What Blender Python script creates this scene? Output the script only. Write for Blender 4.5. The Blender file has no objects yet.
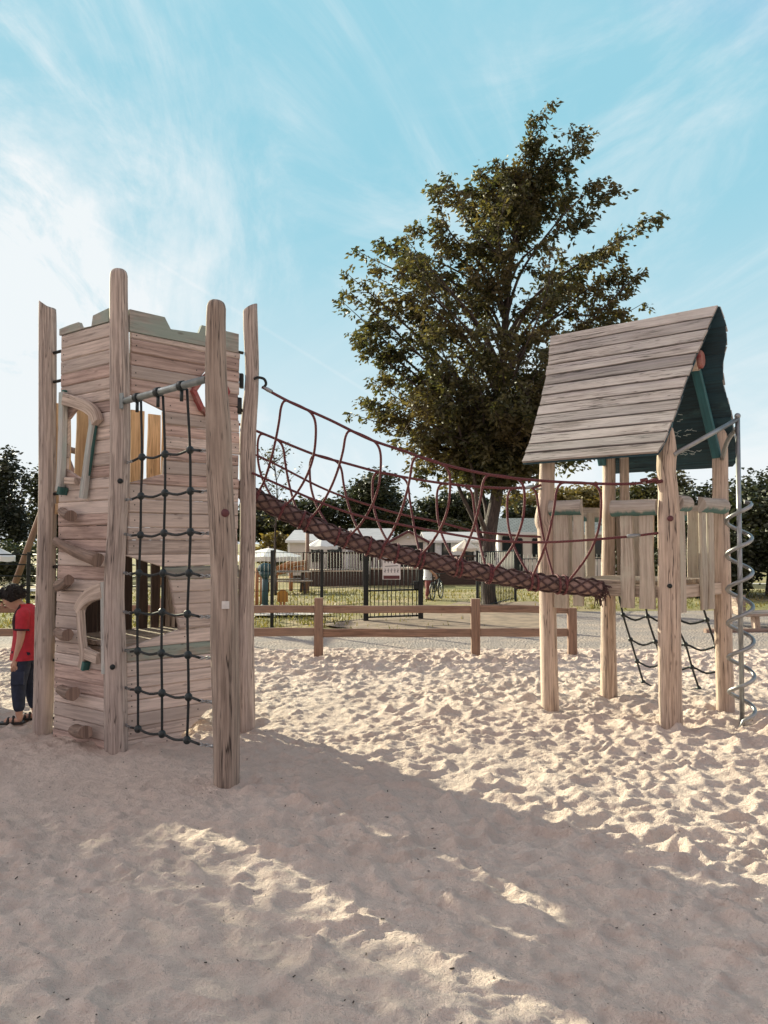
import bpy, bmesh, math, random
import numpy as np
from mathutils import Vector, Matrix

SC = bpy.context.scene
COL = SC.collection
PI = math.pi
R = math.radians
rnd = random.Random(11)

# ---------------------------------------------------------------- camera
CAM_H, PITCH, FPX = 1.6, R(2.4), 740.0
cd = bpy.data.cameras.new("camera"); cam = bpy.data.objects.new("camera", cd); COL.objects.link(cam)
cam.location = (0, 0, CAM_H); cam.rotation_euler = (R(90) + PITCH, 0, 0)
cd.sensor_fit = 'VERTICAL'; cd.sensor_height = 36.0; cd.lens = 36.0 * FPX / 1024.0
cd.clip_start = 0.05; cd.clip_end = 3000
SC.camera = cam

# ---------------------------------------------------------------- light, sky, exposure
SUN_AZ = R(-44)          # measured from +Y towards +X
SUN_EL = R(21)
sdir = Vector((math.sin(SUN_AZ) * math.cos(SUN_EL), math.cos(SUN_AZ) * math.cos(SUN_EL), math.sin(SUN_EL)))
sd = bpy.data.lights.new("sun", 'SUN'); sun = bpy.data.objects.new("sun", sd); COL.objects.link(sun)
sd.energy = 5.0; sd.angle = R(0.55); sd.color = (1.0, 0.945, 0.68)
sun.rotation_euler = (-sdir).to_track_quat('-Z', 'Y').to_euler()
sun.location = (-20, 20, 15)

SC.view_settings.view_transform = 'Standard'; SC.view_settings.look = 'None'
SC.view_settings.gamma = 1.0; SC.view_settings.use_curve_mapping = False
SC.view_settings.exposure = 0.90

world = bpy.data.worlds.new("World"); SC.world = world; world.use_nodes = True
def build_world():
    nt = world.node_tree; N = nt.nodes; Lk = nt.links; N.clear()
    def nd(t, **k):
        n = N.new(t)
        for a, b in k.items(): setattr(n, a, b)
        return n
    def m(op, a, b=None, c=None, clamp=False):
        n = nd('ShaderNodeMath', operation=op); n.use_clamp = clamp
        for i, x in enumerate((a, b, c)):
            if x is None: continue
            if isinstance(x, (int, float)): n.inputs[i].default_value = x
            else: Lk.new(x, n.inputs[i])
        return n.outputs[0]
    def mix(f, a, b, mode='MIX'):
        n = nd('ShaderNodeMix', data_type='RGBA', blend_type=mode)
        for i, x in ((0, f), (6, a), (7, b)):
            if isinstance(x, (int, float)): n.inputs[i].default_value = x
            elif isinstance(x, tuple): n.inputs[i].default_value = x + (1,)
            else: Lk.new(x, n.inputs[i])
        return n.outputs[2]
    out = nd('ShaderNodeOutputWorld'); bg = nd('ShaderNodeBackground'); Lk.new(bg.outputs[0], out.inputs[0])
    bg.inputs[1].default_value = 0.1
    sky = nd('ShaderNodeTexSky', sky_type='NISHITA'); sky.sun_disc = False
    sky.sun_elevation = SUN_EL; sky.sun_rotation = SUN_AZ % (2 * PI)
    sky.altitude = 50; sky.air_density = 1.0; sky.dust_density = 0.6; sky.ozone_density = 1.4
    tc = nd('ShaderNodeTexCoord'); sep = nd('ShaderNodeSeparateXYZ'); Lk.new(tc.outputs['Generated'], sep.inputs[0])
    x, y, z = sep.outputs
    zc = m('MAXIMUM', z, 0.0)
    den = m('ADD', zc, 0.16)
    px = m('DIVIDE', x, den); py = m('DIVIDE', y, den)
    comb = nd('ShaderNodeCombineXYZ'); Lk.new(px, comb.inputs[0]); Lk.new(py, comb.inputs[1])
    def noise(scale, detail, rot, sc, rough=.6, dist=0.0, loc=(0, 0, 0)):
        mp = nd('ShaderNodeMapping'); mp.inputs['Rotation'].default_value = (0, 0, rot); mp.inputs['Scale'].default_value = sc
        mp.inputs['Location'].default_value = loc
        Lk.new(comb.outputs[0], mp.inputs[0])
        n = nd('ShaderNodeTexNoise'); n.inputs['Scale'].default_value = scale; n.inputs['Detail'].default_value = detail
        n.inputs['Roughness'].default_value = rough; n.inputs['Distortion'].default_value = dist
        Lk.new(mp.outputs[0], n.inputs['Vector']); return n.outputs['Fac']
    def ramp(v, a, b):
        n = nd('ShaderNodeMapRange', interpolation_type='SMOOTHSTEP'); n.inputs[1].default_value = a; n.inputs[2].default_value = b
        Lk.new(v, n.inputs[0]); return n.outputs[0]
    def dnoise(scale, detail, tilt, sc, rough=.6, dist=0.0, loc=(0, 0, 0)):
        """noise on the directions themselves, stretched along a tilted axis: wind-drawn cirrus"""
        mp = nd('ShaderNodeMapping', vector_type='TEXTURE'); mp.inputs['Rotation'].default_value = (0, tilt, 0); mp.inputs['Scale'].default_value = sc
        mp.inputs['Location'].default_value = loc; Lk.new(tc.outputs['Generated'], mp.inputs[0])
        n = nd('ShaderNodeTexNoise'); n.inputs['Scale'].default_value = scale; n.inputs['Detail'].default_value = detail
        n.inputs['Roughness'].default_value = rough; n.inputs['Distortion'].default_value = dist
        Lk.new(mp.outputs[0], n.inputs['Vector']); return n.outputs['Fac']
    big = dnoise(1.7, 4, 0, (1, 1, 1), .5, .3, (.4, .2, .1))
    fluff = dnoise(3.2, 9, .3, (1.3, 1, .8), .62, .5)
    fluff2 = dnoise(6.5, 10, .7, (1.9, 1, .8), .66, .9, (1, 3, 2))
    streak = dnoise(4.2, 10, .95, (2.8, 1.3, .75), .66, 1.3)
    wisp = dnoise(4.0, 9, -.42, (3.6, 1.5, .8), .64, 1.0, (2, 5, 0))
    sh = Vector((math.sin(SUN_AZ), math.cos(SUN_AZ), 0))
    dsun = m('ADD', m('MULTIPLY', x, sh.x), m('MULTIPLY', y, sh.y))
    bank = ramp(m('ADD', dsun, m('MULTIPLY', m('SUBTRACT', fluff, .5), .42)), .755, .90)       # bright cloud bank on the sun's side
    low = ramp(z, 0.46, 0.03)
    right = ramp(x, -.12, .22)
    c = m('ADD', m('MULTIPLY', m('MULTIPLY', ramp(streak, .44, .74), m('SUBTRACT', 1.0, m('MULTIPLY', right, .6))), .62), m('MULTIPLY', m('MULTIPLY', ramp(wisp, .42, .74), m('ADD', m('MULTIPLY', right, .65), .35)), .46))
    c = m('MULTIPLY', c, m('ADD', m('MULTIPLY', ramp(big, .36, .60), .70), .30))
    c = m('ADD', c, m('MULTIPLY', bank, m('ADD', m('MULTIPLY', ramp(fluff2, .36, .62), .62), .20)))
    c = m('ADD', m('ADD', c, .13), m('MULTIPLY', low, .68))
    # an old contrail: a thin band along a great circle
    nv = Vector((-0.1419, 0.0437, -0.2281)).normalized()
    g = m('ABSOLUTE', m('ADD', m('ADD', m('MULTIPLY', x, nv.x), m('MULTIPLY', y, nv.y)), m('MULTIPLY', z, nv.z)))
    c = m('ADD', c, m('MULTIPLY', ramp(g, .0035, .0005), .07))
    c = m('MINIMUM', c, 1.0)
    # invented warm cloud in the unseen sky behind the viewer, added as fill
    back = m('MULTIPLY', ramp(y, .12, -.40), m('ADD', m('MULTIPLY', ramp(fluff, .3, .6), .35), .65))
    hsv = mix(1.0, sky.outputs[0], (1.15, 1.75, 1.42), 'MULTIPLY')
    hsv = mix(1.0, hsv, (1.32, 3.28, 4.05), 'DARKEN')      # keeps the sky round the sun from burning out
    col = mix(m('MULTIPLY', c, .93), hsv, (4.95, 5.12, 5.2))
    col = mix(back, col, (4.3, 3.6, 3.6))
    # bright patch added in unseen sky left of the sun, for side light
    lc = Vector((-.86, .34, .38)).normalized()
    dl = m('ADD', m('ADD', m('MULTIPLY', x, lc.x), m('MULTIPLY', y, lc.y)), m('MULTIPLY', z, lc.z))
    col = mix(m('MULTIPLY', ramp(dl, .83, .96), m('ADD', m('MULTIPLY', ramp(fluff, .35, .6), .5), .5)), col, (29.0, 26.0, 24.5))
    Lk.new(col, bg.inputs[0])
build_world()

# ---------------------------------------------------------------- placing helpers
def ray(px, py):
    v = (512.0 - py) / FPX; u = (px - 384.0) / FPX
    return Vector((u, math.cos(PITCH) - v * math.sin(PITCH), math.sin(PITCH) + v * math.cos(PITCH)))
def at(px, py, Y):
    d = ray(px, py); return Vector((0, 0, CAM_H)) + d * (Y / d.y)
def terr(x, y):
    t = min(max((y - 20.0) / 18.0, 0), 1); return -0.55 * t * t * (3 - 2 * t)
def gnd(px, py, z=0.0):
    d = ray(px, py); return Vector((0, 0, CAM_H)) + d * ((z - CAM_H) / d.z)
def onp(px, py, p0, n):
    d = ray(px, py); o = Vector((0, 0, CAM_H)); return o + d * ((p0 - o).dot(n) / d.dot(n))

# ---------------------------------------------------------------- mesh builder
class MB:
    def __init__(s): s.v = []; s.f = []; s.uv = []; s.sm = []; s.mi = []
    def face(s, idx, uvs, smooth=False, mi=0):
        s.f.append(tuple(idx)); s.uv.extend(uvs); s.sm.append(smooth); s.mi.append(mi)
    def loft(s, rings, us, vs, smooth=True, cap=True, mi=0, off=None):
        """rings: list of lists of points (closed); us: u per ring; vs: v per ring point (len n+1)"""
        if off is None: off = (rnd.uniform(0, 60), rnd.uniform(0, 60))
        n = len(rings[0]); b = len(s.v)
        for r in rings: s.v.extend([tuple(p) for p in r])
        for i in range(len(rings) - 1):
            for j in range(n):
                k = (j + 1) % n
                s.face((b + i*n + j, b + i*n + k, b + (i+1)*n + k, b + (i+1)*n + j),
                       [(us[i]+off[0], vs[j]+off[1]), (us[i]+off[0], vs[j+1]+off[1]), (us[i+1]+off[0], vs[j+1]+off[1]), (us[i+1]+off[0], vs[j]+off[1])], smooth, mi)
        if cap:
            for i, rev in ((0, True), (len(rings) - 1, False)):
                c = sum((Vector(p) for p in rings[i]), Vector()) / n
                idx = [b + i*n + j for j in range(n)]
                e1 = (Vector(rings[i][0]) - c); e1 = e1.normalized() if e1.length > 1e-9 else Vector((1, 0, 0))
                q = Vector(rings[i][n // 4]) - c; e2 = q - e1 * q.dot(e1); e2 = e2.normalized() if e2.length > 1e-9 else Vector((0, 1, 0))
                uvs = [(off[0] + 7 + (Vector(rings[i][j]) - c).dot(e1) * .25, off[1] + 7 + (Vector(rings[i][j]) - c).dot(e2)) for j in range(n)]
                if rev: idx.reverse(); uvs.reverse()
                s.face(idx, uvs, False, mi)
    def tube(s, path, rad, n=8, cap=True, mi=0, smooth=True, wob=0.0, off=None, up=None, squash=1.0):
        path = [Vector(p) for p in path]
        if not hasattr(rad, '__len__'): rad = [rad] * len(path)
        T = []
        for i in range(len(path)):
            a = path[max(i-1, 0)]; b = path[min(i+1, len(path)-1)]; t = b - a
            T.append(t.normalized() if t.length > 1e-9 else Vector((0, 0, 1)))
        u0 = Vector(up) if up is not None else (Vector((0, 0, 1)) if abs(T[0].z) < .9 else Vector((1, 0, 0)))
        u0 = (u0 - T[0] * u0.dot(T[0])).normalized()
        rings = []; us = []; L = 0
        ph = [rnd.uniform(0, 6.28) for _ in range(4)]
        for i, p in enumerate(path):
            if i: L += (p - path[i-1]).length
            u0 = (u0 - T[i] * u0.dot(T[i])).normalized(); w0 = T[i].cross(u0)
            ring = []
            for j in range(n):
                a = 2 * PI * j / n; r = rad[i]
                if wob: r *= 1 + wob * (math.sin(2*a + ph[0] + L*1.3) * .6 + math.sin(3*a + ph[1] - L*2.1) * .4 + math.sin(5*a + ph[2]) * .35)
                ring.append(p + u0 * (r * math.cos(a)) + w0 * (r * squash * math.sin(a)))
            rings.append(ring); us.append(L)
        rm = max(rad); vs = [2 * PI * rm * j / n for j in range(n + 1)]
        s.loft(rings, us, vs, smooth, cap, mi, off)
    def board(s, p0, p1, side, w, t, w1=None, nseg=1, wob=0.0, ch=0.004, mi=0, bow=0.0, off=None):
        """plank from p0 to p1; side = width direction; chamfered section"""
        p0 = Vector(p0); p1 = Vector(p1); ax = (p1 - p0); L = ax.length; ax.normalize()
        side = Vector(side); side = (side - ax * side.dot(ax)).normalized(); nn = ax.cross(side)
        if w1 is None: w1 = w
        ph = [rnd.uniform(0, 6.28) for _ in range(4)]
        if wob and nseg < 2: nseg = max(3, int(L / .12))
        rings = []; us = []
        for i in range(nseg + 1):
            k = i / nseg; c = p0 + ax * (L * k) + nn * (bow * 4 * k * (1 - k))
            hw = (w + (w1 - w) * k) / 2
            a = hw + wob * (math.sin(ph[0] + k * L * 5.0) + .5 * math.sin(ph[1] + k * L * 11)); b = hw + wob * (math.sin(ph[2] + k * L * 4.3) + .5 * math.sin(ph[3] + k * L * 12))
            h = t / 2
            sec = [(a, h-ch), (a-ch, h), (-b+ch, h), (-b, h-ch), (-b, -h+ch), (-b+ch, -h), (a-ch, -h), (a, -h+ch)]
            rings.append([c + side * q[0] + nn * q[1] for q in sec]); us.append(L * k)
        vs = [0, ch, ch + w, 2*ch + w, 2*ch + w + t, 3*ch + w + t, 3*ch + 2*w + t, 4*ch + 2*w + t, 4*ch + 2*w + 2*t]
        s.loft(rings, us, vs, False, True, mi, off)
    def slab(s, quad, nrm, t, ch=0.005, mi=0, off=None, ax=None):
        """4 corners of the back centre plane (ccw seen from +nrm); chamfered front"""
        q = [Vector(p) for p in quad]; nrm = Vector(nrm).normalized()
        if off is None: off = (rnd.uniform(0, 60), rnd.uniform(0, 60))
        ax = (q[1] - q[0]).normalized() if ax is None else ax
        sd2 = nrm.cross(ax); c = sum(q, Vector()) / 4
        ins = []
        for i in range(4):
            a = (q[i-1] - q[i]); b = (q[(i+1) % 4] - q[i])
            a = a.normalized() if a.length > 1e-6 else Vector(); b = b.normalized() if b.length > 1e-6 else Vector()
            ins.append(q[i] + (a + b) * ch)
        layers = [[p - nrm*(t/2) for p in q], [p + nrm*(t/2 - ch) for p in q], [p + nrm*(t/2) for p in ins]]
        b = len(s.v)
        for l in layers: s.v.extend(tuple(p) for p in l)
        def uv(i): p = Vector(s.v[i]); return (off[0] + (p - q[0]).dot(ax), off[1] + (p - q[0]).dot(sd2) + (p - q[0]).dot(nrm))
        def F(ix): s.face(ix, [uv(i) for i in ix], False, mi)
        for l in range(2):
            for i in range(4):
                k = (i + 1) % 4; F((b + l*4 + i, b + l*4 + k, b + l*4 + 4 + k, b + l*4 + 4 + i))
        F((b + 8, b + 9, b + 10, b + 11)); F((b + 3, b + 2, b + 1, b))
    def prism(s, pts, nrm, t, mi=0, ax=None, off=None):
        """flat polygon (any outline, ccw seen from +nrm) with thickness t, centred"""
        q = [Vector(p) for p in pts]; nrm = Vector(nrm).normalized(); n = len(q)
        if off is None: off = (rnd.uniform(0, 60), rnd.uniform(0, 60))
        ax = Vector(ax) if ax is not None else (q[1] - q[0]).normalized(); sd2 = nrm.cross(ax)
        b = len(s.v)
        s.v.extend(tuple(p - nrm*(t/2)) for p in q); s.v.extend(tuple(p + nrm*(t/2)) for p in q)
        def uv(i): p = Vector(s.v[i]); return (off[0] + (p - q[0]).dot(ax), off[1] + (p - q[0]).dot(sd2) + (p - q[0]).dot(nrm))
        def F(ix): s.face(ix, [uv(i) for i in ix], False, mi)
        F([b + n + i for i in range(n)]); F([b + n - 1 - i for i in range(n)])
        for i in range(n):
            k = (i + 1) % n; F((b + i, b + k, b + n + k, b + n + i))
    def box(s, c, size, rz=0.0, mi=0, ch=0.0):
        c = Vector(c); x = Vector((math.cos(rz), math.sin(rz), 0)); y = Vector((-math.sin(rz), math.cos(rz), 0))
        s.board(c - x * size[0]/2, c + x * size[0]/2, y, size[1], size[2], ch=min(ch or .004, min(size)/4), mi=mi)
    def ball(s, c, r, n=8, m_=6, mi=0, sc=(1, 1, 1)):
        c = Vector(c); rings = []
        for i in range(m_ + 1):
            a = -PI/2 + PI * i / m_; rr = max(r * math.cos(a), r * .04)
            rings.append([c + Vector((rr*math.cos(2*PI*j/n)*sc[0], rr*math.sin(2*PI*j/n)*sc[1], r*math.sin(a)*sc[2])) for j in range(n)])
        s.loft(rings, [r*i*.5 for i in range(m_+1)], [2*PI*r*j/n for j in range(n+1)], True, True, mi)
    def build(s, name, mat, parent=None):
        me = bpy.data.meshes.new(name)
        org = parent_org(parent)
        if org.length > 0: vv = [(a - org.x, b - org.y, c - org.z) for a, b, c in s.v]
        else: vv = s.v
        me.from_pydata(vv, [], s.f)
        l = me.uv_layers.new(name="UVMap")
        l.data.foreach_set("uv", np.array(s.uv, dtype=np.float32).ravel())
        me.polygons.foreach_set("use_smooth", s.sm)
        for m in (mat if isinstance(mat, (list, tuple)) else [mat]): me.materials.append(m)
        me.polygons.foreach_set("material_index", s.mi)
        me.update()
        return link(name, me, parent)
def link(name, me, parent=None):
    o = bpy.data.objects.new(name, me); COL.objects.link(o)
    if parent is not None: o.parent = parent
    return o
ORG = {}
def parent_org(p):
    o = Vector()
    while p is not None: o += Vector(p.location); p = p.parent
    return o
def tag(o, label=None, cat=None, group=None, kind=None):
    if label: o["label"] = label
    if cat: o["category"] = cat
    if group: o["group"] = group
    if kind: o["kind"] = kind
    return o
def thing(name, loc, label, cat, group=None):
    o = bpy.data.objects.new(name, None); COL.objects.link(o); o.location = loc; o.empty_display_size = .2
    return tag(o, label, cat, group)
def copy_tree(o, parent=None):
    c = o.copy(); COL.objects.link(c)
    if parent is not None: c.parent = parent
    for ch in list(o.children): copy_tree(ch, c)
    return c
def smooth_path(pts, k=6):
    """Catmull-Rom through pts"""
    P = [Vector(p) for p in pts]; out = []
    for i in range(len(P) - 1):
        p0 = P[i-1] if i else P[0]*2 - P[1]; p1 = P[i]; p2 = P[i+1]; p3 = P[i+2] if i + 2 < len(P) else P[-1]*2 - P[-2]
        for j in range(k):
            t = j / k
            out.append(.5 * ((2*p1) + (p2 - p0)*t + (2*p0 - 5*p1 + 4*p2 - p3)*t*t + (3*p1 - p0 - 3*p2 + p3)*t**3))
    out.append(P[-1]); return out

# ---------------------------------------------------------------- materials
def mat(name, build):
    m = bpy.data.materials.new(name); m.use_nodes = True
    nt = m.node_tree; N = nt.nodes; bs = N['Principled BSDF']
    class H: pass
    h = H(); h.nt = nt; h.N = N; h.bs = bs; h.L = nt.links
    def nd(t, **k):
        n = N.new(t)
        for a, b in k.items(): setattr(n, a, b)
        return n
    def put(sock, x):
        if isinstance(x, (int, float)): sock.default_value = x
        elif isinstance(x, tuple): sock.default_value = x if len(x) == 4 or sock.type == 'VECTOR' else x + (1,)
        else: nt.links.new(x, sock)
    def math_(op, a, b=None, clamp=False):
        n = nd('ShaderNodeMath', operation=op); n.use_clamp = clamp; put(n.inputs[0], a)
        if b is not None: put(n.inputs[1], b)
        return n.outputs[0]
    def mix(f, a, b, mode='MIX'):
        n = nd('ShaderNodeMix', data_type='RGBA', blend_type=mode); put(n.inputs[0], f); put(n.inputs[6], a); put(n.inputs[7], b); return n.outputs[2]
    def coord(kind='UV', scale=(1, 1, 1), rot=(0, 0, 0)):
        tc = nd('ShaderNodeTexCoord'); mp = nd('ShaderNodeMapping'); mp.inputs['Scale'].default_value = scale; mp.inputs['Rotation'].default_value = rot
        nt.links.new(tc.outputs[kind], mp.inputs[0]); return mp.outputs[0]
    def noise(vec, scale, detail=4, rough=.55, dist=0):
        n = nd('ShaderNodeTexNoise'); n.inputs['Scale'].default_value = scale; n.inputs['Detail'].default_value = detail
        n.inputs['Roughness'].default_value = rough; n.inputs['Distortion'].default_value = dist; nt.links.new(vec, n.inputs['Vector']); return n.outputs['Fac']
    def ramp(v, a, b, smooth=True):
        n = nd('ShaderNodeMapRange', interpolation_type='SMOOTHSTEP' if smooth else 'LINEAR'); n.inputs[1].default_value = a; n.inputs[2].default_value = b
        nt.links.new(v, n.inputs[0]); return n.outputs[0]
    def bump(hgt, strength=.3, dist=.01, nrm=None):
        n = nd('ShaderNodeBump'); n.inputs['Strength'].default_value = strength; n.inputs['Distance'].default_value = dist
        nt.links.new(hgt, n.inputs['Height'])
        if nrm is not None: nt.links.new(nrm, n.inputs['Normal'])
        return n.outputs[0]
    h.nd = nd; h.put = put; h.m = math_; h.mix = mix; h.coord = coord; h.noise = noise; h.ramp = ramp; h.bump = bump
    bs.inputs['Roughness'].default_value = .8
    build(h)
    return m
def base(h, c): h.put(h.bs.inputs['Base Color'], c)
def plain(name, c, rough=.7, metal=0.0, var=.25, sc=6, bumpk=.0):
    def f(h):
        n = h.noise(h.coord('Object'), sc, 5)
        d = tuple(x * (1 - var) for x in c); l = tuple(min(1, x * (1 + var)) for x in c)
        base(h, h.mix(h.ramp(n, .3, .7), d, l)); h.bs.inputs['Roughness'].default_value = rough; h.bs.inputs['Metallic'].default_value = metal
        if bumpk: h.put(h.bs.inputs['Normal'], h.bump(h.noise(h.coord('Object'), sc * 12, 3), bumpk, .004))
    return mat(name, f)
def wood(name, light, dark, grain=1.0, stain=None, stain_amt=.0, crack=.6, rough=.82, grey=None, grey_amt=0, drip=False):
    def f(h):
        v = h.coord('UV')
        g = h.noise(h.coord('UV', (2.2, 46, 1)), 1.0, 6, .65, .25)
        fine = h.noise(h.coord('UV', (7, 190, 1)), 1.0, 4, .6)
        brd = h.noise(h.coord('UV', (.11, .11, 1)), 1.0, 2)
        blot = h.noise(h.coord('UV', (2.4, 5.5, 1)), 1.0, 5, .6, .3)
        c = h.mix(h.ramp(g, .38, .62), tuple(x * .78 for x in dark), light)
        c = h.mix(h.m('MULTIPLY', h.ramp(fine, .45, .75), .30 * grain), c, tuple(x * .55 for x in dark))
        hi = tuple(min(1, x * 1.22) for x in light)
        c = h.mix(h.m('MULTIPLY', h.ramp(brd, .35, .65), .55), c, h.mix(h.ramp(blot, .3, .7), dark, hi))
        c = h.mix(h.m('MULTIPLY', h.ramp(blot, .58, .8), .5), c, tuple(x * .5 for x in dark))
        if grey is not None:
            c = h.mix(h.m('MULTIPLY', h.ramp(h.noise(h.coord('UV', (.8, 2.2, 1)), 1, 4), .35, .65), grey_amt), c, grey)
        if stain is not None:
            sn = h.noise(h.coord('UV', (1.3, 3.5, 1)), 1.0, 6, .7, .4)
            c = h.mix(h.m('MULTIPLY', h.ramp(sn, .55 - stain_amt * .35, .75 - stain_amt * .3), .85), c, stain)
        if drip:            # teal paint left on the lower half of the rail, running down in an uneven edge
            sx = h.nd('ShaderNodeSeparateXYZ'); h.L.new(v, sx.inputs[0]); dn = h.noise(h.coord('UV', (14, 3, 1)), 1, 4)
            c = h.mix(h.m('MULTIPLY', h.ramp(h.m('ADD', sx.outputs[1], h.m('MULTIPLY', dn, .09)), .135, .10), .92), c, (.05, .14, .13))
        # thin drying cracks along the grain
        ck = h.noise(h.coord('UV', (1.0, 30, 1)), 1.0, 3, .5, .15)
        cr = h.m('MULTIPLY', h.ramp(h.m('ABSOLUTE', h.m('SUBTRACT', ck, .5)), .020 if crack > .8 else .012, .0), h.ramp(h.noise(h.coord('UV', (.9, 6, 1)), 1, 2), .40 if crack > .8 else .5, .52 if crack > .8 else .62))
        c = h.mix(h.m('MULTIPLY', cr, crack), c, (.035, .025, .02))
        # small knots
        vo = h.nd('ShaderNodeTexVoronoi'); vo.inputs['Scale'].default_value = 1.0; h.L.new(h.coord('UV', (3.0, 8.5, 1)), vo.inputs['Vector'])
        kn = h.ramp(vo.outputs['Distance'], .12, .04)
        c = h.mix(h.m('MULTIPLY', kn, .55), c, tuple(x * .38 for x in dark))
        gi = h.nd('ShaderNodeNewGeometry'); vr = h.m('ADD', h.m('MULTIPLY', gi.outputs['Random Per Island'], .50), .74)      # every board weathers differently
        cv = h.nd('ShaderNodeCombineXYZ'); [h.L.new(vr, cv.inputs[i]) for i in range(3)]
        c = h.mix(1.0, c, cv.outputs[0], 'MULTIPLY')
        base(h, c); h.bs.inputs['Roughness'].default_value = rough
        hh = h.m('SUBTRACT', h.m('ADD', h.m('MULTIPLY', g, .5), h.m('MULTIPLY', fine, .45)), h.m('MULTIPLY', cr, 1.2))
        h.put(h.bs.inputs['Normal'], h.bump(hh, .55 * grain, .006))
    return mat(name, f)

M = {}
M['post'] = wood('post_wood', (.54, .445, .39), (.29, .23, .20), 1.1, crack=.85, grey=(.40, .345, .32), grey_amt=.35)
M['post_warm'] = wood('warm_post_wood', (.60, .465, .37), (.35, .255, .195), 1.1, crack=.9, grey=(.47, .39, .34), grey_amt=.5)
M['post_old'] = wood('old_post_wood', (.45, .36, .30), (.22, .165, .135), 1.3, crack=1.0, grey=(.24, .19, .155), grey_amt=.5)
M['wall'] = wood('wall_wood', (.64, .525, .465), (.46, .37, .325), 1.0, crack=.6, grey=(.46, .405, .375), grey_amt=.45)
M['wall_grey'] = wood('grey_wall_wood', (.37, .32, .285), (.22, .19, .17), 1.1, stain=(.24, .30, .265), stain_amt=.5)
M['wall_green'] = wood('green_stained_wood', (.45, .355, .295), (.28, .22, .18), 1.0, stain=(.25, .33, .29), stain_amt=.6)
M['wall_red'] = wood('reddish_wall_wood', (.53, .395, .345), (.33, .235, .205), 1.0, crack=.5)
M['picket'] = wood('picket_wood', (.62, .44, .27), (.45, .29, .16), .7)
M['frame'] = wood('window_frame_wood', (.50, .49, .46), (.36, .345, .325), .8, stain=(.34, .40, .385), stain_amt=.3)
M['frame_plain'] = wood('header_wood', (.56, .46, .39), (.38, .30, .25), .8)
M['greenpaint'] = wood('dark_green_paint', (.025, .11, .10), (.018, .075, .07), .4, crack=.3, rough=.55)
M['hold'] = wood('hold_wood', (.27, .19, .15), (.14, .095, .075), 1.2)
M['log_rail'] = wood('log_rail_wood', (.42, .37, .33), (.27, .235, .205), 1.0, drip=True)
M['board_pale'] = wood('pale_board_wood', (.48, .405, .335), (.34, .28, .23), .8, crack=.4, stain=(.44, .41, .34), stain_amt=.3)
M['roof'] = wood('roof_wood', (.43, .38, .355), (.23, .195, .175), 1.3, grey=(.38, .355, .345), grey_amt=.6, crack=.9)
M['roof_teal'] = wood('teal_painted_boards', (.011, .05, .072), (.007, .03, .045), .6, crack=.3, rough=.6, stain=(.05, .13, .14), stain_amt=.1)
M['beam_teal'] = wood('teal_painted_beam', (.03, .13, .15), (.02, .09, .105), .5, rough=.5)
M['redpaint'] = wood('red_paint', (.28, .030, .035), (.20, .022, .026), .5, rough=.6, stain=(.34, .20, .16), stain_amt=.3)
M['fence'] = wood('fence_wood', (.29, .175, .125), (.17, .10, .072), 1.0, grey=(.24, .18, .15), grey_amt=.5)
M['deck'] = wood('deck_wood', (.46, .37, .30), (.30, .23, .185), 1.0)
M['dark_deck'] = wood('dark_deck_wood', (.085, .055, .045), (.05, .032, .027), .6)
M['steel'] = plain('galvanised_steel', (.30, .31, .32), .42, .85, .2, 9)
M['pipe'] = plain('grey_pipe', (.26, .29, .29), .45, .6, .25, 10)
M['blackrope'] = plain('black_rope', (.012, .016, .018), .75, 0, .3, 80)
M['knot'] = plain('black_connector', (.010, .018, .020), .45, 0, .3, 30)
def redrope(h):
    tw = h.nd('ShaderNodeTexWave'); tw.inputs['Scale'].default_value = 1.0; tw.bands_direction = 'DIAGONAL'
    h.L.new(h.coord('UV', (22, 22, 1)), tw.inputs['Vector'])
    n = h.noise(h.coord('UV', (3, 3, 1)), 1, 4)
    base(h, h.mix(h.ramp(n, .3, .7), h.mix(h.m('MULTIPLY', tw.outputs['Fac'], .8), (.125, .022, .028), (.05, .011, .015)), h.mix(tw.outputs['Fac'], (.17, .055, .055), (.08, .02, .025))))
    h.put(h.bs.inputs['Normal'], h.bump(tw.outputs['Fac'], .4, .004)); h.bs.inputs['Roughness'].default_value = .75
M['redrope'] = mat('red_rope', redrope)
def logwrap(h):
    n = h.noise(h.coord('UV', (1.5, 4, 1)), 1, 5); g = h.noise(h.coord('UV', (25, 25, 1)), 1, 3)
    base(h, h.mix(h.ramp(n, .3, .7), (.15, .09, .078), (.29, .19, .165)))
    h.put(h.bs.inputs['Normal'], h.bump(g, .5, .01))
M['logwrap'] = mat('rope_log_core', logwrap)
M['wrapcord'] = plain('rope_wrap_cord', (.065, .034, .034), .85, 0, .5, 14)
M['blackmetal'] = plain('black_metal', (.011, .015, .016), .45, .3, .2, 5)
M['tealplastic'] = plain('teal_plastic', (.012, .055, .065), .4, 0, .2, 5)
M['orangeply'] = plain('orange_panel', (.42, .20, .035), .5, 0, .15, 5)
M['canvas'] = plain('white_canvas', (.72, .71, .68), .8, 0, .06, 3)
M['cream_canvas'] = plain('cream_canvas', (.66, .58, .48), .8, 0, .06, 3)
M['whitewall'] = plain('white_cladding', (.62, .66, .70), .6, 0, .06, 2)
M['creamwall'] = plain('cream_cladding', (.50, .44, .38), .6, 0, .06, 2)
M['taupewall'] = plain('taupe_cladding', (.34, .29, .27), .6, 0, .06, 2)
M['trim'] = plain('white_trim', (.72, .73, .74), .5, 0, .04, 2)
M['maroon'] = plain('maroon_trim', (.10, .025, .03), .5, 0, .1, 2)
M['paleroof'] = plain('pale_roof_sheet', (.42, .40, .41), .5, .1, .1, 3)
M['brownsteel'] = plain('brown_metal', (.12, .06, .035), .5, .2, .2, 4)
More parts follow.
